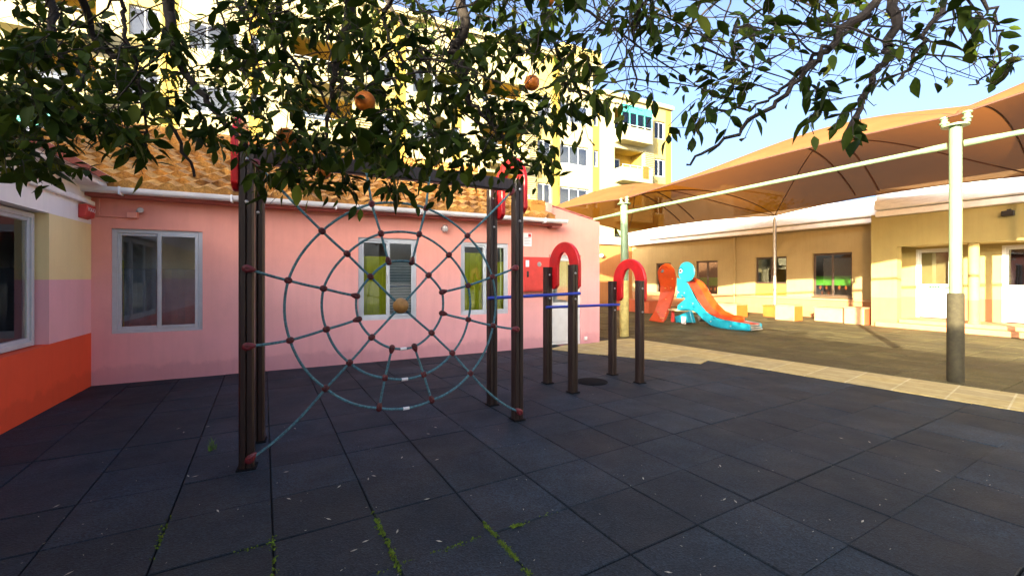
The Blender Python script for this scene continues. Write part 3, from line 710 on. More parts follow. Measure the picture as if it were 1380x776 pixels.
# ------------------------------------------------------------------ climbing frame with rope web
A0 = Vector((-1.883,3.06,0)); ND = Vector((.8806,.4738,0)); NN = Vector((.4738,-.8806,0))
cf = thing('climbing_frame', A0+ND*1.1, 'wooden climbing frame with blue rope web and red arches', 'climbing frame')
posts = {'A':(-1.883,3.06,2.28),'B':(-2.099,3.559,2.28),'C':(.05,4.10,2.28),'D':(-.213,4.58,2.28),'E':(.456,5.514,1.483),'F':(.716,5.065,1.50),'G':(1.40,6.0,1.30),'H':(1.64,5.53,1.31)}
PV = {k: Vector((x,y,0)) for k,(x,y,h) in posts.items()}
for k,(x,y,h) in posts.items():
    mate = {'A':'B','B':'A','C':'D','D':'C','E':'F','F':'E','G':'H','H':'G'}[k]
    ax = (PV[mate]-PV[k]).normalized(); ay = Vector((-ax.y,ax.x,0)); hw = .047; g = .0055; dp = .010
    pr = []
    for q in range(4):
        a = q*math.pi/2; ca_, sa_ = math.cos(a), math.sin(a)
        for (u,v) in ((hw,-hw+.012),(hw,-g),(hw-dp,0),(hw,g),(hw,hw-.012),(hw-.012,hw)):
            pr.append((u*ca_-v*sa_, u*sa_+v*ca_))
    mb = MB(); loop = [PV[k]+ax*u+ay*v+Vector((0,0,.01)) for u,v in pr]; mb.prism(loop, (0,0,h-.01))
    p = mb.build('post', M['wood'], cf)
    mb = MB(); f = lambda s,d,z: PV[k]+ax*s+ay*d+Vector((0,0,z)); mb.box(f,(-.062,-.062,.0),(.062,.062,.012)); mb.build('base_plate', M['metalcover'], p, bev=.004)
    for z in (h-.10, h-.40):
        mb = MB(); mb.ball(PV[k]+NN*.05+Vector((0,0,z)),.014,10); mb.build('bolt', M['steel'], p, smooth=True)
def arch(a, b, zt, zb, off):
    """flat U plate bolted across two posts; off = sideways offset along the row"""
    p, q = PV[a], PV[b]; ax = (q-p).normalized(); L = (q-p).length; c = (p+q)/2
    ow, iw = L/2+.045, L/2-.135; ro = .30
    out, inn = [], []
    for t in np.linspace(math.pi, 0, 29): out.append((ow*math.cos(t), zt-ro+ro*math.sin(t)))
    for t in np.linspace(0, math.pi, 25): inn.append((iw*math.cos(t), zt-.13-.20+.20*math.sin(t)))
    pts = []
    def foot(x0, x1): return [(x0, zb+.05),(x0*.75+x1*.25, zb+.012),((x0+x1)/2, zb),(x0*.25+x1*.75, zb+.012),(x1, zb+.05)]
    loop = [(-ow,zb+.05)] + out + [(ow,zb+.05)] + foot(ow,iw)[1:-1] + [(iw,zb+.05)] + inn + [(-iw,zb+.05)] + foot(-iw,-ow)[1:-1]
    mb = MB(); mb.prism([c+ax*x+off+Vector((0,0,z)) for x,z in loop], ND*.045*(1 if off.dot(ND)>0 else -1))
    mb.build('arch', M['redplastic'], cf, bev=.008)
arch('A','B',2.56,1.96,-ND*.048); arch('C','D',2.56,1.96,ND*.048); arch('E','F',1.79,1.20,ND*.048); arch('G','H',1.60,1.02,ND*.048)
mb = MB(); fb = lambda s,d,z: A0+ND*s+NN*d+Vector((0,0,z)); mb.box(fb,(.05,-.04,2.165),(2.145,.04,2.275)); mb.build('top_beam', M['wood'], cf, bev=.008)
mb = MB(); mb.tube([PV['D']+NN*.06-ND*.075+Vector((0,0,1.135)), PV['F']-ND*.0+NN*.06+Vector((0,0,1.165))+ND*.06],.018,10)
mb.build('bar', M['bluebar'], cf, smooth=True)
mb = MB(); mb.tube([PV['E']+NN*.06-ND*.06+Vector((0,0,.975)), PV['G']+NN*.06+ND*.07+Vector((0,0,.975))],.018,10); mb.build('bar', M['bluebar'], cf, smooth=True)
O_ = [(0.483,1.697),(0.258,1.329),(0.27,0.896),(0.507,0.519),(0.898,0.315),(1.331,0.319),(1.682,0.51),(1.903,0.915),(1.895,1.357),(1.654,1.717),(1.28,1.93),(0.842,1.93)]
M_ = [(0.659,1.532),(0.493,1.268),(0.513,0.962),(0.677,0.696),(0.944,0.55),(1.261,0.543),(1.513,0.701),(1.661,0.982),(1.658,1.28),(1.483,1.544),(1.223,1.709),(0.913,1.7)]
I_ = [(0.833,1.357),(0.729,1.207),(0.742,1.027),(0.842,0.88),(1.0,0.782),(1.183,0.78),(1.329,0.885),(1.422,1.046),(1.422,1.226),(1.303,1.369),(1.161,1.478),(0.973,1.475)]
CB = (1.07,1.121)
def npt(q, d=.075): return A0+ND*q[0]+NN*d+Vector((0,0,q[1]))
def rope(mb, pts, bow=0.0, cen=CB, r=.0098):
    """rope through net points, each span bowing slightly outwards and down"""
    for p, q in zip(pts, pts[1:]):
        seg = []
        mx_, mz_ = (p[0]+q[0])/2-cen[0], (p[1]+q[1])/2-cen[1]; ln = math.hypot(mx_, mz_) or 1
        L = math.hypot(q[0]-p[0], q[1]-p[1])
        for t in np.linspace(0,1,9):
            k = 4*t*(1-t)*bow*L
            seg.append(npt((p[0]+(q[0]-p[0])*t+mx_/ln*k, p[1]+(q[1]-p[1])*t+mz_/ln*k-4*t*(1-t)*.012*L)))
        mb.tube(seg, r, 8)
net = MB()
for ring, bw in ((O_,.07),(M_,.07),(I_,.05)): rope(net, ring+[ring[0]], bw)
postpt = {2:(.004,1.412),3:(.004,.87),8:(2.145,.869),9:(2.137,1.44)}
for k in range(12):
    chain = [I_[k],M_[k],O_[k]]
    if k in (0,3,6,9): chain = [CB]+chain
    rope(net, chain)
rope(net, [O_[0],(.062,2.15)]); rope(net, [O_[9],(2.098,2.148)])
rope(net, [O_[1],postpt[2]]); rope(net, [O_[2],postpt[3]]); rope(net, [O_[7],postpt[8]]); rope(net, [O_[8],postpt[9]])
rope(net, [O_[10],(1.31,2.20)]); rope(net, [O_[11],(.80,2.20)])
def sagrope(p, q, sag):
    net.tube([npt((p[0]+(q[0]-p[0])*t, p[1]+(q[1]-p[1])*t-4*t*(1-t)*sag)) for t in np.linspace(0,1,14)], .0098, 8)
sagrope(O_[3],(.008,.078),.045); sagrope(O_[6],(2.185,.093),.05)
rn = net.build('rope_net', M['rope'], cf, smooth=True)
# clamps: small oval plastic shells
def clamp(q, ang, s=1.0, m='clamp', parent=None, drop=False, name='clamp'):
    c = npt(q); u = ND*math.cos(ang)+Vector((0,0,math.sin(ang))); w = NN.cross(u)
    mb = MB(); i0 = 0; n = 18
    for (k, h) in ((.55,-.016),(1,-.007),(1,.007),(.6,.016),(.30,.016),(.22,.010)):
        for j in range(n):
            a = 2*math.pi*j/n; x = math.cos(a); y = math.sin(a)
            if drop and x > 0: x *= 1.75; y *= (1-.35*max(0,math.cos(a)))
            mb.v.append(c+u*(x*.030*s*k)+w*(y*.026*s*k)+NN*h*s)
    for k in range(5):
        for j in range(n): mb.f.append([k*n+j,k*n+(j+1)%n,(k+1)*n+(j+1)%n,(k+1)*n+j])
    mb.f.append(list(range(n))[::-1]); mb.f.append([5*n+j for j in range(n)])
    return mb.build(name, M[m], parent or rn, smooth=True)
for ring in (O_, M_, I_):
    for k, q in enumerate(ring):
        ang = math.atan2(q[1]-CB[1], q[0]-CB[0])
        dr = (ring is I_ and k not in (0,3,6,9)) or (ring is O_ and k in (4,5))
        if ring is O_ and k in (4,5): ang += math.pi
        clamp(q, ang, .95, drop=dr)
for q, a in (((.004,1.412),-.2),((.004,.87),.1),((.02,.085),.8),((2.18,.095),2.4),((2.145,.869),3.0),((2.137,1.44),3.4),((.062,2.15),-.9),((2.098,2.148),-2.2)):
    o = clamp(q, a, 1.1, 'endclamp', drop=True)
mb = MB()
for p, q in ((I_[4],I_[5]),(M_[4],M_[5]),(O_[4],O_[5])):
    a = ((p[0]+q[0])/2, (p[1]+q[1])/2); dz = {0:0}.get(1,0)
    L = math.hypot(q[0]-p[0],q[1]-p[1]); bw = .05 if p is I_[4] else .07
    z = a[1]-(bw+.012)*L
    mb.tube([npt((a[0]-.025,z)),npt((a[0]+.025,z))],.0125,10)
mb.build('tape', M['whitetape'], rn)
mb = MB(); mb.ball(npt(CB), .063, 24); mb.build('ball', M['ochre'], rn, smooth=True)

# ------------------------------------------------------------------ slide
sl = thing('slide', G(10.2,8.6,0), 'bird shaped playground slide with cyan sides and orange board', 'slide')
def spx(u, v): # slide side panel: pixel-measured outline in the plane r=10.1 -> (l, z)
    rx = (u-690)/580; k = 10.1/(rx*CT+ST); return (k*(-rx*ST+CT), 1.35-(v-374)/580*k)
def zc(x, y): return spx(860+x/7.05, 345+y/7.05)
body = [(368,205),(385,215),(430,225),(470,262),(505,330),(540,400),(580,465),(630,520),(690,560),(750,590),(810,605),(1050,645),(1062,660),(1060,712),(900,700),(780,690),(690,660),(610,600),(560,545),(515,517),(370,515),(372,470),(445,405),(385,340),(366,330)]
bl = [zc(*p) for p in body]; bl = [(l, max(z,.005)) for l,z in bl]
def panel(name, loop, r0, th, m, bev=.008):
    mb = MB(); mb.prism([G(r0,l,z) for l,z in loop], G(th,0,0)); return mb.build(name, M[m], sl, bev=bev)
panel('side_panel', bl, 10.1, .035, 'cyan'); 
bl2 = [(l, z) for l,z in bl]
panel('side_panel', bl2, 10.56, .035, 'cyan')
# head discs with eye
hc = spx(926,366.3); hr = .29
head = [(hc[0]+hr*math.cos(a)*1.0, hc[1]+hr*math.sin(a)*.98+ (0)) for a in np.linspace(0,2*math.pi,33)[:-1]]
hp = panel('head', head, 10.055, .04, 'cyan', .012)
e = spx(919,365); mb = MB(); mb.lathe(G(10.054,*e),[(.055,0),(.055,.01)],G(-1,0,0),18); mb.build('eye_ring', M['paper'], hp)
mb = MB(); mb.lathe(G(10.043,*e),[(.036,0),(.036,.008)],G(-1,0,0),16); mb.build('pupil', M['black'], hp)
for x, y in ((520,450),(440,350),(690,620),(415,480),(880,665)):
    mb = MB(); mb.lathe(G(10.098,*zc(x,y)),[(.022,0),(.022,.008),(.012,.012)],G(-1,0,0),10); mb.build('bolt', M['steel'], sl, smooth=True)
# chute between the panels
top = [(430,205),(470,220),(520,260),(560,315),(600,385),(650,455),(700,510),(750,545),(820,575),(905,590)]
ch = [zc(*p) for p in top]
mb = MB()
rows = []
path = [zc(432,240),zc(480,280),zc(520,350),zc(560,425),zc(605,492),zc(660,545),zc(730,585),zc(810,612),zc(900,630),zc(1050,655)]
for l,z in path: rows.append([G(10.136,l,z+.02),G(10.3,l,z),G(10.45,l,z),G(10.559,l,z+.02)])
for i in range(len(rows)-1):
    for j in range(3): mb.face([rows[i][j],rows[i][j+1],rows[i+1][j+1],rows[i+1][j]])
mb.build('chute', M['redchute'], sl, recalc=False)
lo = [zc(*p) for p in [(430,205),(520,260),(560,320),(610,400),(660,470),(720,530),(800,570),(905,590),(905,628),(810,620),(740,600),(660,555),(590,490),(540,410),(500,330),(470,270),(425,225)]]
mb = MB(); mb.prism([G(10.51,l,max(z,.02)+.02) for l,z in lo], G(.04,0,0)); mb.build('chute_wall', M['orangeplastic'], sl, bev=.006)
# run-out rollers and rails
fl, fz = zc(1060,680)
for k in range(3):
    mb = MB(); mb.tube([G(10.137,fl-.015+.03*k,.05+.05*k),G(10.558,fl-.015+.03*k,.05+.05*k)],.022,10); mb.build('roller', M['steel'], sl, smooth=True)
mb = MB(); mb.box(G,(10.137,fl+.02,.015),(10.558,fl+.05,.04)); mb.build('end_bar', M['cyan'], sl, bev=.01)
# deck, steps
l0 = zc(370,515)[0]; zt = zc(370,515)[1]
mb = MB(); mb.box(G,(10.13,l0-.9,zt-.03),(10.555,l0+.75,zt+.02)); mb.build('deck', mat('plank',(.5,.36,.2),.7,var=.2), sl, bev=.006)
st = [zc(*p) for p in [(375,575),(515,520),(550,632),(385,630)]]
panel('step_box', [(l,max(z,.01)) for l,z in st], 9.98, .12, 'cyan')
mb = MB(); c0 = zc(462,605); mb.box(G,(9.955,c0[0]-.08,max(.02,c0[1]-.12)),(9.975,c0[0]+.06,c0[1]+.10)); mb.build('step_plate', M['sill'], sl)
fin = [zc(*p) for p in [(372,400),(385,350),(400,345),(438,400)]]
panel('fin', fin, 10.04, .05, 'cyan')
dk = [zc(*p) for p in [(520,517),(575,590),(552,630)]]
panel('brace', [(l,max(z,.01)) for l,z in dk], 10.2, .28, 'darkrub')
for (x,y) in ((380,520),(600,600)):
    l,z = zc(x,y)
    mb = MB(); mb.box(G,(10.46,l-.03,0),(10.50,l+.03,zt-.02 if y<560 else .35)); mb.build('leg', M['darkrub'], sl)
# orange climbing board facing the court
Yb = 13.0
bo = [(265,70),(225,88),(195,120),(185,155),(192,215),(210,280),(208,350),(190,430),(160,515),(100,612),(190,628),(240,632),(266,600),(298,520),(332,420),(355,320),(362,210),(345,125),(310,82)]
def bp(x, y, dd=0):
    v = 345+y/7.05; k = Yb+.22*math.sin((y-70)/560*3.4)+dd
    p = at(860+x/7.05, v, k); p.z = max(p.z, .0); return p
mb = MB(); mb.prism([bp(*p) for p in bo], (.03,.07,0)); ob = mb.build('climbing_board', M['orangeplastic'], sl, bev=.012)
mb = MB(); c0 = bp(228,142,-.012); mb.lathe(c0,[(.05,0),(.05,.006)],(-.3,-1,0),16); mb.build('eye', M['black'], ob)
for x,y in ((322,215),(258,305),(310,300),(262,410),(305,425),(190,530),(262,540),(212,592),(238,592)):
    mb = MB(); mb.ball(bp(x,y,-.02),.03,10,.6); mb.build('foothold', M['paleorange'], ob, smooth=True)
mb = MB(); q = bp(310,560); mb.box(W,(q.x+.06,q.y+.08,0),(q.x+.14,q.y+.16,zt)); mb.build('leg', M['redbox'], sl)

# ------------------------------------------------------------------ apartment block beyond
ap = thing('apartment_block', G(6,25,0), 'tall yellow and white apartment block with balconies behind the roofs', 'apartment block')
floors = [2.55+2.95*k for k in range(-1,5)]
ZT1, ZT2 = 16.4, 14.7
wallw, yel = MB(), MB(); holes = []; bays = []; wins = []
for mo in (19.2, 8.6, -2.0, -12.6):
    for zf in floors:
        if zf+2.4 > (ZT2 if mo > 18 else ZT1): continue
        wins.append((mo+.08,mo+.52,zf+.9,zf+2.1,'n'))
        bays.append((mo+2.0,mo+4.9,zf+.1,zf+2.55))
        wins.append((mo+6.0,mo+7.1,zf+.85,zf+2.25,'y'))
        if mo > 18:   # the wider white bay to the left of the strip
            wins.append((mo-2.8,mo-.35,zf+.8,zf+2.15,'t'))
        else: wins.append((mo-2.4,mo-.4,zf+.8,zf+2.15,'t'))
holes = [w[:4] for w in wins]+bays
def aw(r0, r1, zt, mats, F=F_apt):
    mb = MB(); wall(mb, F_apt, r0, r1, 0, zt, [h for h in holes if h[0] >= r0-.01 and h[1] <= r1+.01], .25, closed=True)
    mb.build('wall_panel', M[mats], ap, recalc=False)
edges = []
for mo in (19.2, 8.6, -2.0, -12.6):
    zt = ZT2 if mo > 18 else ZT1
    aw(mo-3.0 if mo>18 else mo-2.8, mo, ZT1, 'aptwhite'); aw(mo, mo+.6, zt, 'aptyellow'); aw(mo+.6, mo+5.9, zt, 'aptwhite')
    aw(mo+5.9, mo+7.2, zt, 'aptpale')
    aw(mo+7.2, mo+7.8, zt, 'aptyellow')
mb = MB(); mb.box(F_apt,(-15.4,-10,0),(20.3,-1.6,ZT1-.02)); mb.box(F_apt,(20.3,-10,0),(27.0,-1.6,ZT2-.02)); mb.build('core', M['aptpale'], ap)
mb = MB(); mb.box(F_apt,(-15.5,-.4,ZT1+.002),(20.1,.25,ZT1+.35)); mb.box(F_apt,(20.1,-.4,ZT2+.002),(27.1,.2,ZT2+.3)); mb.build('cornice', M['aptwhite'], ap)
mb = MB(); mb.box(F_apt,(16.9,-5,ZT1),(20.4,-.5,ZT1+1.6)); mb.build('stair_tower', M['aptpale'], ap)
protos = {}
def apt_window(s0,s1,z0,z1,kind):
    key = (kind, round(s1-s0,2), round(z1-z0,2)); base = F_apt(s0,0,z0)
    if key not in protos:
        w = window(F_apt, ap, s0,s1,z0,z1, frame='alu', glassm='aptglass', lights={'n':1,'t':3,'y':2}[kind], sill=False, rooms=True, dset=-.12, fw=.06, far=.5, roomm='cream')
        protos[key] = (w, base); return w
    w, b0 = protos[key]
    c = copy_tree(w, ap); c.location = base-b0
    return c
for w in wins: apt_window(*w)
bp0 = None
for n_, (a,b,c,d) in enumerate(bays):
    if bp0 is None:
        mb = MB()
        mb.box(F_apt,(a,-1.5,c-.14),(b,.9,c-.005)); bal = mb.build('balcony', M['aptwhite'], ap)
        mb = MB(); mb.box(F_apt,(a,-1.5,c),(b,-1.45,d)); mb.box(F_apt,(a-.05,-1.45,c),(a-.003,-.26,d)); mb.box(F_apt,(b+.003,-1.45,c),(b+.05,-.26,d)); mb.box(F_apt,(a,-1.45,d+.003),(b,-.26,d+.05)); mb.build('recess', M['aptyellow'], bal)
        mb = MB(); mb.box(F_apt,(a,.84,c),(b,.90,c+.85)); mb.box(F_apt,(a,.0,c),(a+.06,.84,c+.85)); mb.box(F_apt,(b-.06,.0,c),(b,.84,c+.85)); mb.build('parapet', M['aptwhite'], bal)
        mb = MB(); mb.tube([F_apt(a,.87,c+1.0),F_apt(b,.87,c+1.0)],.025,8)
        for k in range(5): s = a+.02+(b-a-.04)*k/4; mb.tube([F_apt(s,.87,c+.85),F_apt(s,.87,c+1.0)],.015,6)
        mb.build('handrail', M['alu'], bal)
        mb = MB(); mb.box(F_apt,(a+.3,-1.44,c+.02),(a+1.7,-1.38,c+2.1)); mb.build('balcony_door', M['alu'], bal)
        mb = MB(); mb.box(F_apt,(a+.38,-1.375,c+.3),(a+.96,-1.37,c+2.0)); mb.box(F_apt,(a+1.04,-1.375,c+.3),(a+1.62,-1.37,c+2.0)); mb.build('pane', M['aptglass'], bal)
        bp0 = (bal, F_apt(a,0,c))
    else:
        bal = copy_tree(bp0[0], ap); bal.location = F_apt(a,0,c)-bp0[1]
# glazed balconies, awnings and louvre screens on some floors
for n_, (a,b,c,d) in enumerate(bays):
    k = n_ % 5
    if (a > 20 and 10.5 < c < 12.5) or (n_ % 7 == 3 and a < 18):
        mb = MB(); mb.box(F_apt,(a,.76,c+.86),(b,.80,d))
        mb2 = MB()
        for s in np.linspace(a,b,5): mb2.box(F_apt,(s-.03,.80,c+.86),(s+.03,.84,d))
        mb2.box(F_apt,(a,.80,c+1.9),(b,.84,d)); g = mb2.build('glazing', M['tealframe'], ap); mb.build('pane', M['aptglass'], g)
    elif k == 1:
        mb = MB()
        for q in range(9):
            z = d-.05-q*.13; mb.face([F_apt(a,.12+q*.10,z),F_apt(b,.12+q*.10,z),F_apt(b,.22+q*.10,z-.13),F_apt(a,.22+q*.10,z-.13)])
        mb.build('awning', M['greenblind'], ap, recalc=False)
    if k in (0,2,3):
        mb = MB()
        for q in range(17): mb.box(F_apt,(b+.06,.05,c+.1+q*.14),(b+.95,.10,c+.17+q*.14))
        mb.build('louvre_screen', M['aptwhite'], ap)
# towel drying on a balcony rail
tw = MB(); tb = [q for q in bays if q[0] > 20 and 7.5 < q[2] < 9][0]
for k in range(8):
    s = tb[1]-1.0+.07*k
    tw.face([F_apt(s,.93,tb[2]+.15),F_apt(s+.072,.93+.01*(k%2),tb[2]+.15),F_apt(s+.072,.93+.01*(k%2),tb[2]+1.05),F_apt(s,.93,tb[2]+1.05)])
tag(tw.build('towel', M['towel'], recalc=False), 'orange towel hung over an apartment balcony rail', 'towel')

# grey building and a tree behind the yellow roof
gb = thing('grey_building', G(24,18,0), 'plain grey rendered building seen under the canopy edge', 'building')
mb = MB(); mb.box(G,(22,15.9,0),(26.5,21,6.3)); mb.build('wall', M['grey_wall'], gb)
mb = MB(); mb.box(G,(21.9,15.8,6.302),(26.6,21.1,6.5)); mb.box(G,(24.2,18,6.5),(24.6,18.4,7.2)); mb.build('parapet', M['grey_wall'], gb)

# ------------------------------------------------------------------ trees
def leaf_mesh(name, leaves, m, parent, curl=.25):
    """leaves: list of (base, dir, normal, length, width, tone)"""
    V = []; Fc = []; tone = []
    prof = [(0,.02),(.10,.42),(.32,.95),(.58,.90),(.82,.45),(1.0,.02)]
    for (b, d, n, L, w, t) in leaves:
        d = d.normalized(); sd = d.cross(n)
        if sd.length < 1e-4: sd = d.orthogonal()
        sd.normalize(); nn = sd.cross(d).normalized()
        i = len(V); cu = curl*random.uniform(.2,1.5); fold = random.uniform(.15,.5); tw = random.uniform(-.5,.5)
        for (x, ww) in prof:
            c = b + d*(x*L) - nn*(cu*L*x*x*.5)
            s2 = (sd*math.cos(tw*x)+nn*math.sin(tw*x))
            h = ww*w*.5
            V.append(c - s2*h + nn*(h*fold)); V.append(c); V.append(c + s2*h + nn*(h*fold))
        for k in range(len(prof)-1):
            a = i+k*3
            Fc.append((a,a+1,a+4,a+3)); Fc.append((a+1,a+2,a+5,a+4))
        tone += [t]*(len(prof)*3)
    o0 = WORLD[parent]
    me = bpy.data.meshes.new(name); me.from_pydata([tuple(v-o0) for v in V], [], Fc)
    at2 = me.attributes.new('tone','FLOAT','POINT'); at2.data.foreach_set('value', tone)
    me.polygons.foreach_set('use_smooth', [True]*len(me.polygons)); me.materials.append(m)
    o = bpy.data.objects.new(name, me); col.objects.link(o); o.parent = parent; WORLD[o] = o0; return o

ot = thing('orange_tree', W(-.95,-1.15,0), 'orange tree whose leafy branches hang over the top of the view', 'tree')
def tree_at(u, v, Y):   # the right-hand boughs hang nearer to the viewer
    k = min(1, max(0, (u-640)/330)); return at(u, v, max(min(Y,1.22), Y*(1-.27*k*k*(3-2*k))))
limbs = []
def limb(pts, r0, r1):
    pts = [Vector(p) for p in pts]; out = []
    n = 8
    for k in range(len(pts)-1):   # catmull-rom
        p0, p1, p2, p3 = pts[max(k-1,0)], pts[k], pts[k+1], pts[min(k+2,len(pts)-1)]
        for t in np.linspace(0,1,n,endpoint=False):
            out.append(.5*((2*p1)+(p2-p0)*t+(2*p0-5*p1+4*p2-p3)*t*t+(3*p1-p0-3*p2+p3)*t**3))
    out.append(pts[-1])
    for i in range(1, len(out)-1): out[i] = out[i]+Vector((random.gauss(0,.006),random.gauss(0,.006),random.gauss(0,.006)))
    rad = [r0+(r1-r0)*(i/(len(out)-1)) for i in range(len(out))]
    limbs.append((out, rad)); return out
fork = W(-.95,-1.1,1.55)
tr_ = limb([W(-.95,-1.15,-.02), W(-.97,-1.14,.5), W(-.93,-1.12,1.0), fork], .13, .10)
L1 = limb([fork, W(-1.0,-.5,2.25), W(-1.2,.3,2.85), W(-1.45,1.2,2.92), tree_at(225,-30,2.0)], .075, .030)
L2 = limb([fork, W(-.65,-.3,2.4), W(-.28,.7,3.0), W(-.22,1.5,2.95), tree_at(620,-20,1.95)], .075, .028)
L3 = limb([fork, W(-.1,-.5,2.15), W(.7,.2,2.5), W(1.1,.75,2.6), tree_at(1205,-30,1.9)], .07, .024)
L4 = limb([fork, W(-1.4,-.9,2.3), W(-2.0,-.2,2.8), W(-2.3,.8,2.75), tree_at(70,-20,1.9)], .06, .024)
L5 = limb([fork, W(-1.4,-1.6,2.3), W(-1.8,-2.0,2.7), W(-2.2,-2.2,2.9)], .06, .02)
L6 = limb([fork, W(-.9,-.7,2.5), W(-.8,-.1,2.9), W(-.6,.7,3.1)], .06, .02)
L7 = limb([L3[16], W(.6,.8,2.6), tree_at(830,-60,2.0)], .03, .014)
# visible branches
limb([L1[-1], tree_at(236,72,2.05), tree_at(275,130,2.1), tree_at(330,196,2.1)], .026, .009)
limb([L1[-8], tree_at(120,30,1.9), tree_at(165,85,1.95), tree_at(215,140,2.0), tree_at(262,238,2.05)], .018, .006)
limb([L4[-1], tree_at(68,60,1.85), tree_at(40,75,1.8), tree_at(-20,95,1.75)], .016, .008)
limb([L4[-1], tree_at(72,70,1.95), tree_at(110,110,1.95), tree_at(70,190,1.9)], .014, .005)
limb([L2[-1], tree_at(626,38,1.98), tree_at(611,70,2.0), tree_at(628,102,2.0), tree_at(632,140,2.05)], .026, .012)
limb([tree_at(632,140,2.05), tree_at(665,168,2.05), tree_at(700,205,2.1)], .011, .004)
limb([L2[-5], tree_at(520,20,2.1), tree_at(560,110,2.2), tree_at(590,185,2.3)], .014, .005)
limb([L1[-6], tree_at(452,-20,2.0), tree_at(456,60,2.05), tree_at(448,120,2.1), tree_at(440,190,2.2)], .030, .006)
limb([L1[-4], tree_at(340,-10,2.0), tree_at(380,60,2.1), tree_at(450,150,2.2), tree_at(500,215,2.3)], .014, .004)
limb([L2[-6], tree_at(520,-20,2.2), tree_at(560,60,2.2), tree_at(625,150,2.3), tree_at(690,190,2.3)], .014, .004)
limb([L4[-4], tree_at(140,-10,1.8), tree_at(170,40,1.85), tree_at(195,150,1.9), tree_at(190,210,1.95)], .012, .004)
limb([L3[-1], tree_at(1200,58,1.85), tree_at(1178,100,1.85), tree_at(1140,180,1.85)], .016, .007)
limb([L3[-1], tree_at(1130,50,1.9), tree_at(1085,100,1.95), tree_at(1000,172,2.0), tree_at(925,222,2.05)], .014, .004)
limb([L3[-1], tree_at(1160,30,2.0), tree_at(1095,80,2.05), tree_at(1030,140,2.1), tree_at(960,150,2.1)], .011, .003)
limb([L3[-3], tree_at(1275,-5,1.8), tree_at(1240,62,1.75), tree_at(1210,110,1.7)], .010, .004)
limb([L3[-3], tree_at(1330,0,1.8), tree_at(1345,40,1.8), tree_at(1340,95,1.8), tree_at(1305,115,1.8)], .006, .002)
limb([L7[-1], tree_at(862,-20,1.9), tree_at(852,60,1.9), tree_at(858,120,1.9)], .008, .003)
limb([L7[-1], tree_at(950,-40,2.1), tree_at(935,20,2.1), tree_at(905,75,2.1)], .007, .003)
# twigs
twigs = []   # (base point target, tip)
def region(u0,u1,v0,v1,n,y0,y1,drop=1.0,ln=(.16,.34)):
    for _ in range(n):
        tip = tree_at(random.uniform(u0,u1), random.uniform(v0,v1), random.uniform(y0,y1))
        twigs.append((tip, random.uniform(*ln), drop))
region(-60,140,60,240,124,1.35,2.6); region(120,330,60,212,90,1.5,2.7); region(150,215,200,235,6,1.6,2.0); region(20,130,215,252,10,1.6,2.2)
region(320,480,0,215,98,1.5,2.7); region(345,475,190,272,42,1.7,2.3); region(470,700,30,235,150,1.5,2.7); region(480,600,200,280,28,1.7,2.3); region(600,760,150,262,50,1.7,2.6)
region(-60,330,-70,60,36,1.5,2.7); region(330,760,-80,60,84,1.5,2.7)
region(700,790,30,190,24,1.5,2.4); region(760,910,-50,165,30,1.4,2.3); region(760,870,80,190,7,1.5,2.1)
region(870,1010,-30,215,28,1.5,2.4); region(1000,1200,-40,115,30,1.5,2.4); region(1085,1180,105,190,11,1.7,2.0,ln=(.1,.2)); region(1180,1350,-40,125,17,1.4,2.1)
for _ in range(420):   # the rest of the crown, above and behind the view
    p = W(random.uniform(-3.0,1.6), random.uniform(-2.4,2.4), random.uniform(2.35,3.3))
    if p.y > .4 and (374-(p.z-1.35)*580/p.y) > -90: p.z = 1.35+p.y*.8+random.uniform(.1,.5)
    pr_, pl_ = inv(p, TH)
    if pl_ < .35 and pr_ > -1.0: continue
    twigs.append((p, random.uniform(.25,.45), .6))
pool = []
for pts, rad in limbs[1:]:
    for k, p in enumerate(pts):
        if p.y > -.9 or p.z > 1.9: pool.append((p, rad[k]))
PP = np.array([tuple(p) for p,_ in pool]); PR = [r for _,r in pool]
def near_d(t): return np.min(np.linalg.norm(PP-np.array(tuple(t)),axis=1))
twigs.sort(key=lambda t: near_d(t[0]))
wood = MB(); leaves = []; skipped = 0
for pts, rad in limbs: wood.tube(pts, rad, 10 if rad[0] > .02 else 7)
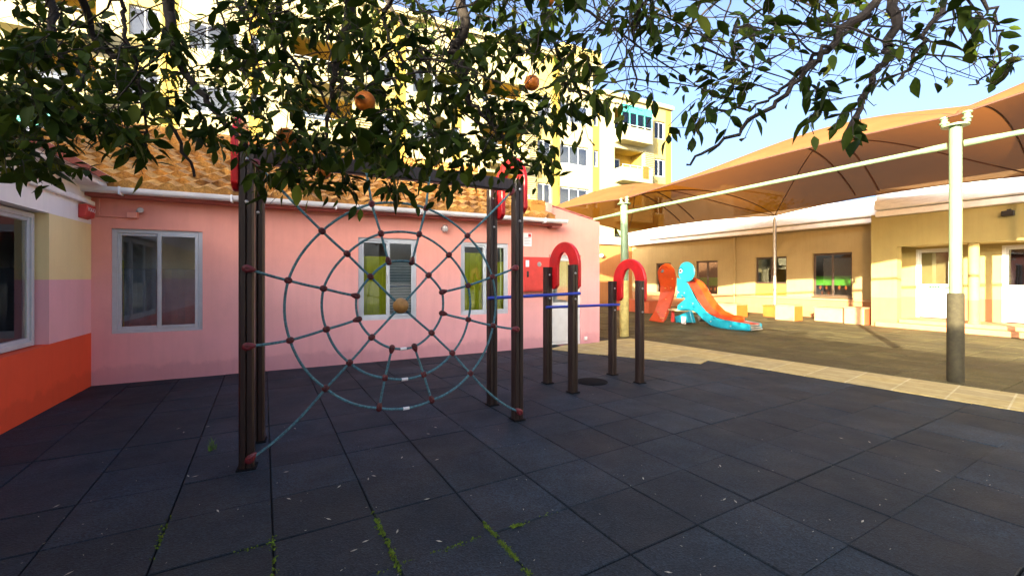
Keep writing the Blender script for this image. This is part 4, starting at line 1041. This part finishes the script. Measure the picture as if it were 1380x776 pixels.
for tip, ln, drop in twigs:
    d2 = PP-np.array(tuple(tip)); dist = np.linalg.norm(d2,axis=1)
    cost = dist + .55*np.maximum(0,-(d2[:,2])) + np.maximum(0,.12-dist)*3     # prefer to come from above
    k = int(np.argmin(cost)); b = Vector(PP[k]); span = (tip-b).length
    if span > 1.5: skipped += 1; continue
    hv = Vector((random.gauss(0,.5),random.gauss(0,.5),-.55*drop)).normalized()
    mid = b.lerp(tip,.45)+Vector((random.gauss(0,.07),random.gauss(0,.07),random.gauss(.05,.05)))*min(1,span*1.6)
    c1 = tip - hv*ln*.7
    cur = []
    for t in np.linspace(0,1,11):
        p = b*(1-t)**3+mid*3*t*(1-t)**2+c1*3*t*t*(1-t)+tip*t**3; cur.append(p)
    r0 = min(PR[k]*.7, .0032+.0030*span)
    wood.tube(cur, [r0+(.0011-r0)*(i/10) for i in range(11)], 5, caps=False)
    newp = np.array([tuple(p) for p in cur[2:9:2]]); PP = np.vstack([PP,newp]); PR += [max(.0014,r0*.75)]*len(newp)
    # leaves along the outer part of the shoot
    tot = sum((cur[i+1]-cur[i]).length for i in range(10)); leafy = min(tot*.85, ln*1.2)
    rt = min(1, max(0, (tip.x/max(tip.y,.3)+.05)/.45)) if tip.y > .6 else 0
    nl = max(5, int(leafy/.021*random.uniform(.75,1.1)*(1-.45*rt)))
    tone0 = random.betavariate(2,2.6); size = random.uniform(.8,1.15)*(1-.20*rt)
    for q in range(nl):
        s = 1-(leafy/tot)*(q/nl)*random.uniform(.9,1.0); x = s*10; i = min(9,int(x)); p = cur[i].lerp(cur[i+1], x-i)
        ax = (cur[min(10,i+1)]-cur[i]).normalized()
        a = q*2.4+random.uniform(-.5,.5); o1 = ax.orthogonal().normalized(); o2 = ax.cross(o1)
        out = (o1*math.cos(a)+o2*math.sin(a))
        dr = (out*random.uniform(.5,1.0)+ax*random.uniform(.2,.8)+Vector((0,0,-random.uniform(.0,.75)))).normalized()
        nrm = (Vector((0,0,1))*random.uniform(.2,1)+Vector((random.gauss(0,.55),random.gauss(0,.55),random.gauss(0,.3)))).normalized()
        L = random.triangular(.026,.120,.058)*size*.92
        leaves.append((p+dr*.006, dr, nrm, L, L*random.uniform(.36,.50), min(1,max(0,tone0+random.gauss(0,.16)))))
print('leaves', len(leaves), 'twigs', len(twigs), 'skipped', skipped)
for _ in range(230):
    u = random.choice([random.uniform(-40,760), random.uniform(-40,760), random.uniform(700,1340)]); v = random.uniform(20,215 if u < 760 else 150)
    if u > 1180: v = min(v, 110)
    tip = tree_at(u, v, random.uniform(1.5,2.6)); d2 = PP-np.array(tuple(tip)); dist = np.linalg.norm(d2,axis=1)
    k = int(np.argmin(abs(dist-random.uniform(.35,.8))+.5*np.maximum(0,.1-d2[:,2]))); b = Vector(PP[k]); sp = (tip-b).length
    m1 = b.lerp(tip,.35)+Vector((random.gauss(0,.05),random.gauss(0,.05),random.gauss(.06,.05))); m2 = b.lerp(tip,.7)+Vector((random.gauss(0,.04),random.gauss(0,.04),random.gauss(.02,.03)))
    cur = [b*(1-t)**3+m1*3*t*(1-t)**2+m2*3*t*t*(1-t)+tip*t**3 for t in np.linspace(0,1,12)]
    cur = [c+Vector((random.gauss(0,.004),random.gauss(0,.004),random.gauss(0,.004))) for c in cur]; cur[0] = b
    r0 = random.uniform(.0022,.0055); wood.tube(cur, [r0+(.0009-r0)*i/11 for i in range(12)], 5, caps=False)
    for q in range(random.randint(1,4)):
        t = random.uniform(.4,1); c = cur[int(t*11)]; d = Vector((random.gauss(0,1),random.gauss(0,1),-.5)).normalized(); e = c+d*random.uniform(.05,.16)
        wood.tube([c, c.lerp(e,.5)+Vector((0,0,.008)), e], [.0016,.0013,.0007], 4, caps=False)
        L = random.uniform(.03,.075); leaves.append((e, d, Vector((random.gauss(0,.5),random.gauss(0,.5),1)), L, L*.42, random.random()))
wd = wood.build('trunk', M['bark'], ot, smooth=True, recalc=False)
leaf_mesh('crown', leaves, M['leaf'], ot)
# oranges
fr = [(492,137,1.75,.041,'orangefruit','ripe orange hanging alone, highest of the big ones left of centre'),
      (386,185,1.85,.040,'orangefruit','ripe orange hanging just above the rope web post at left'),
      (593,167,2.2,.036,'greenfruit','half ripe greenish orange in the leaves over the rope web'),
      (717,112,2.1,.038,'orangefruit','orange half hidden in leaves near the open sky'),
      (437,232,2.15,.034,'orangefruit','orange mostly hidden in the low leaf tuft above the gutter'),
      (737,-2,1.9,.036,'orangefruit','orange cut by the top edge of the view')]
for u,v,Y,r,mm,lb_ in fr:
    c = at(u,v,Y); o = thing('orange', c-Vector((0,0,r)), lb_, 'orange', 'oranges hanging in the tree')
    mb = MB(); pr = [(r*math.sin(a)*(1+.02*math.sin(3*a)), -r*.96*math.cos(a)) for a in np.linspace(0,math.pi,15)]; pr[-1] = (.003,r*.90)
    mb.lathe(c, pr, n=24); mb.build('fruit', M[mm], o, smooth=True)
    mb = MB(); mb.tube([c+Vector((0,0,r*.88)),c+Vector((.003,.002,r+.03)),c+Vector((.01,.0,r+.10))],.0022,6); mb.lathe(c+Vector((0,0,r*.9)),[(.007,0),(.005,.004)],n=8); mb.build('stalk', M['leaf'] if False else M['bark'], o)

# small tree behind the yellow roof
bt = thing('background_tree', G(21,13.2,0), 'bright green bushy tree behind the white fascia', 'tree')
mb = MB(); mb.tube([G(21,13.2,0),G(21,13.25,2.5),G(21.1,13.1,4.2)],[.16,.12,.06],8)
for k in range(7):
    a = k*.9; mb.tube([G(21,13.2,2.4+.25*k),G(21+.9*math.cos(a),13.2+.9*math.sin(a),3.6+.25*k)],[.05,.02],6)
mb.build('trunk', M['bark'], bt, smooth=True)
lv = []
for k in range(1600):
    v = Vector((random.gauss(0,1),random.gauss(0,1),random.gauss(0,1))).normalized()*random.uniform(.4,1)**.6
    cl = random.Random(k//40); off = Vector((cl.uniform(-.8,.8),cl.uniform(-.8,.8),cl.uniform(-.9,.9)))
    p = G(21,13.2,4.1)+off+v*.55
    lv.append((p, v+Vector((0,0,-.3)), Vector((random.gauss(0,.4),random.gauss(0,.4),1)), random.uniform(.10,.2), .09, random.uniform(.6,1)))
leaf_mesh('crown', lv, M['leaf'], bt)

# ------------------------------------------------------------------ small ground things
hc_ = W(1.04,5.59,0)
dc = thing('drain_cover', hc_, 'round dark iron drain cover in the rubber floor', 'drain cover')
mb = MB(); mb.lathe(hc_,[(.17,.002),(.17,.008),(.155,.012)],n=28); mb.build('lid', M['metalcover'], dc, smooth=True)
mb = MB(); mb.lathe(hc_,[(.20,.001),(.20,.006),(.175,.006)],n=28); mb.build('rim', M['metalcover'], dc)
gt = MB(); c = W(-2.35,3.38,0)
for k in range(26):
    a = random.uniform(0,6.28); h = random.uniform(.03,.10); q = c+Vector((random.gauss(0,.012),random.gauss(0,.02),0)); e = Vector((math.cos(a),math.sin(a),0))*h*.45; sd = Vector((-math.sin(a),math.cos(a),0))*.0025
    gt.face([q-sd,q+sd,q+e*.4+Vector((0,0,h*.7))+sd*.8,q+e*.4+Vector((0,0,h*.7))-sd*.8]); gt.face([q+e*.4+Vector((0,0,h*.7))-sd*.8,q+e*.4+Vector((0,0,h*.7))+sd*.8,q+e+Vector((0,0,h))])
tag(gt.build('grass_tuft', M['grass'], recalc=False), 'small green grass tuft growing from a floor joint', 'grass tuft')
# moss in the joints
ms = MB()
def moss_line(r0, l0, r1, l1, dens, wid=.008):
    L = math.hypot(r1-r0, l1-l0); n = int(L*dens)
    for _ in range(n):
        t = random.betavariate(1.5,1.5)
        if math.sin(t*L*23+r0*7)+math.sin(t*L*57+l0*3) < random.uniform(-1.6,.6): continue
        r = r0+(r1-r0)*t+random.gauss(0,wid); l = l0+(l1-l0)*t+random.gauss(0,wid); p = T(r,l,.001)
        h = random.uniform(.003,.009); s = random.uniform(.003,.008)
        a = random.uniform(0,6.28); q = [p+Vector((math.cos(a+k*2.09)*s,math.sin(a+k*2.09)*s,0)) for k in range(3)]; tp = p+Vector((random.gauss(0,.003),random.gauss(0,.003),h))
        for k in range(3): ms.face([q[k],q[(k+1)%3],tp])
def tl(u,v):
    Y = 783/(v-374); return inv(Vector(((u-690)/580*Y, Y)), AT)
rj = 1.557-.504*1; rk = 1.557-.504*2; rm = 1.557-.504*3
def snap_r(r): return 1.557+round((r-1.557)/.504)*.504-.003
def snap_l(l): return 1.526+round((l-1.526)/.4945)*.4945-.003
for (u0,v0,u1,v1,ax,dens) in ((650,702,713,775,'r',900),(500,690,545,776,'r',620),(580,749,668,720,'l',420),(690,712,718,704,'l',1300),(735,700,756,692,'l',260),(225,750,250,690,'r',160),(320,738,370,728,'l',120),(500,766,560,755,'l',200),(370,720,376,776,'r',200)):
    a = tl(u0,v0); b_ = tl(u1,v1)
    if ax == 'r': q = snap_r((a[0]+b_[0])/2); moss_line(q,a[1],q,b_[1],dens)
    else: q = snap_l((a[1]+b_[1])/2); moss_line(a[0],q,b_[0],q,dens)
tag(ms.build('moss', M['moss'], recalc=False), kind='stuff')
# litter: small dry bits and leaves
lt = MB()
for k in range(230):
    u = random.uniform(0,1380); v = random.choice([random.uniform(500,776), random.uniform(560,776)]); Y = 783/(v-374); x = (u-690)/580*Y
    if side(x,Y) > -.1 or inv(Vector((x,Y)),TH)[0] < -2.1 or inv(Vector((x,Y)),TH)[1] > 7: continue
    s = random.choice([.002,.002,.003,.003,.004,.005,.012]); a = random.uniform(0,3.14); e = Vector((math.cos(a),math.sin(a),0)); f2 = Vector((-e.y,e.x,0)); c = W(x,Y,.005)
    lt.face([c-e*s*1.6, c-f2*s*.45+Vector((0,0,.001)), c+e*s*1.6+Vector((0,0,.002)), c+f2*s*.45+Vector((0,0,.001))])
tag(lt.build('leaf_litter', M['litter'], recalc=False), kind='stuff')

# ------------------------------------------------------------------ light, sky, camera
EL = R(12.5); ROT = math.atan2(-.527,-.85)
w = bpy.data.worlds.new('World'); scene.world = w; w.use_nodes = True
nt = w.node_tree; bg = nt.nodes['Background']; sky = nt.nodes.new('ShaderNodeTexSky'); sky.sky_type = 'NISHITA'; sky.sun_disc = False
sky.sun_elevation = EL; sky.sun_rotation = ROT; sky.altitude = 50; sky.air_density = .5; sky.dust_density = 8.5; sky.ozone_density = 1.6
nt.links.new(sky.outputs[0], bg.inputs[0]); bg.inputs[1].default_value = .15
sd = bpy.data.lights.new('sun','SUN'); sd.energy = 5.0; sd.angle = R(.5); sd.color = (1,.84,.58)
so = bpy.data.objects.new('sun', sd); col.objects.link(so); so.location = (-10,-15,20)
tv = Vector((.527*math.cos(EL),.85*math.cos(EL),-math.sin(EL))); so.rotation_euler = tv.to_track_quat('-Z','Y').to_euler()
cd = bpy.data.cameras.new('camera'); cam = bpy.data.objects.new('camera', cd); col.objects.link(cam)
cam.location = (0,0,1.35); cam.rotation_euler = (R(90),0,0); cd.sensor_width = 36; cd.lens = 36*580/1380; cd.shift_y = -14/1380; cd.clip_start = .05; cd.clip_end = 500
scene.camera = cam
vs = scene.view_settings; vs.view_transform = 'Standard'; vs.look = 'None'; vs.gamma = 1; vs.use_curve_mapping = False; vs.exposure = 2.6
scene.cycles.max_bounces = 8; scene.cycles.diffuse_bounces = 4; scene.cycles.transparent_max_bounces = 16
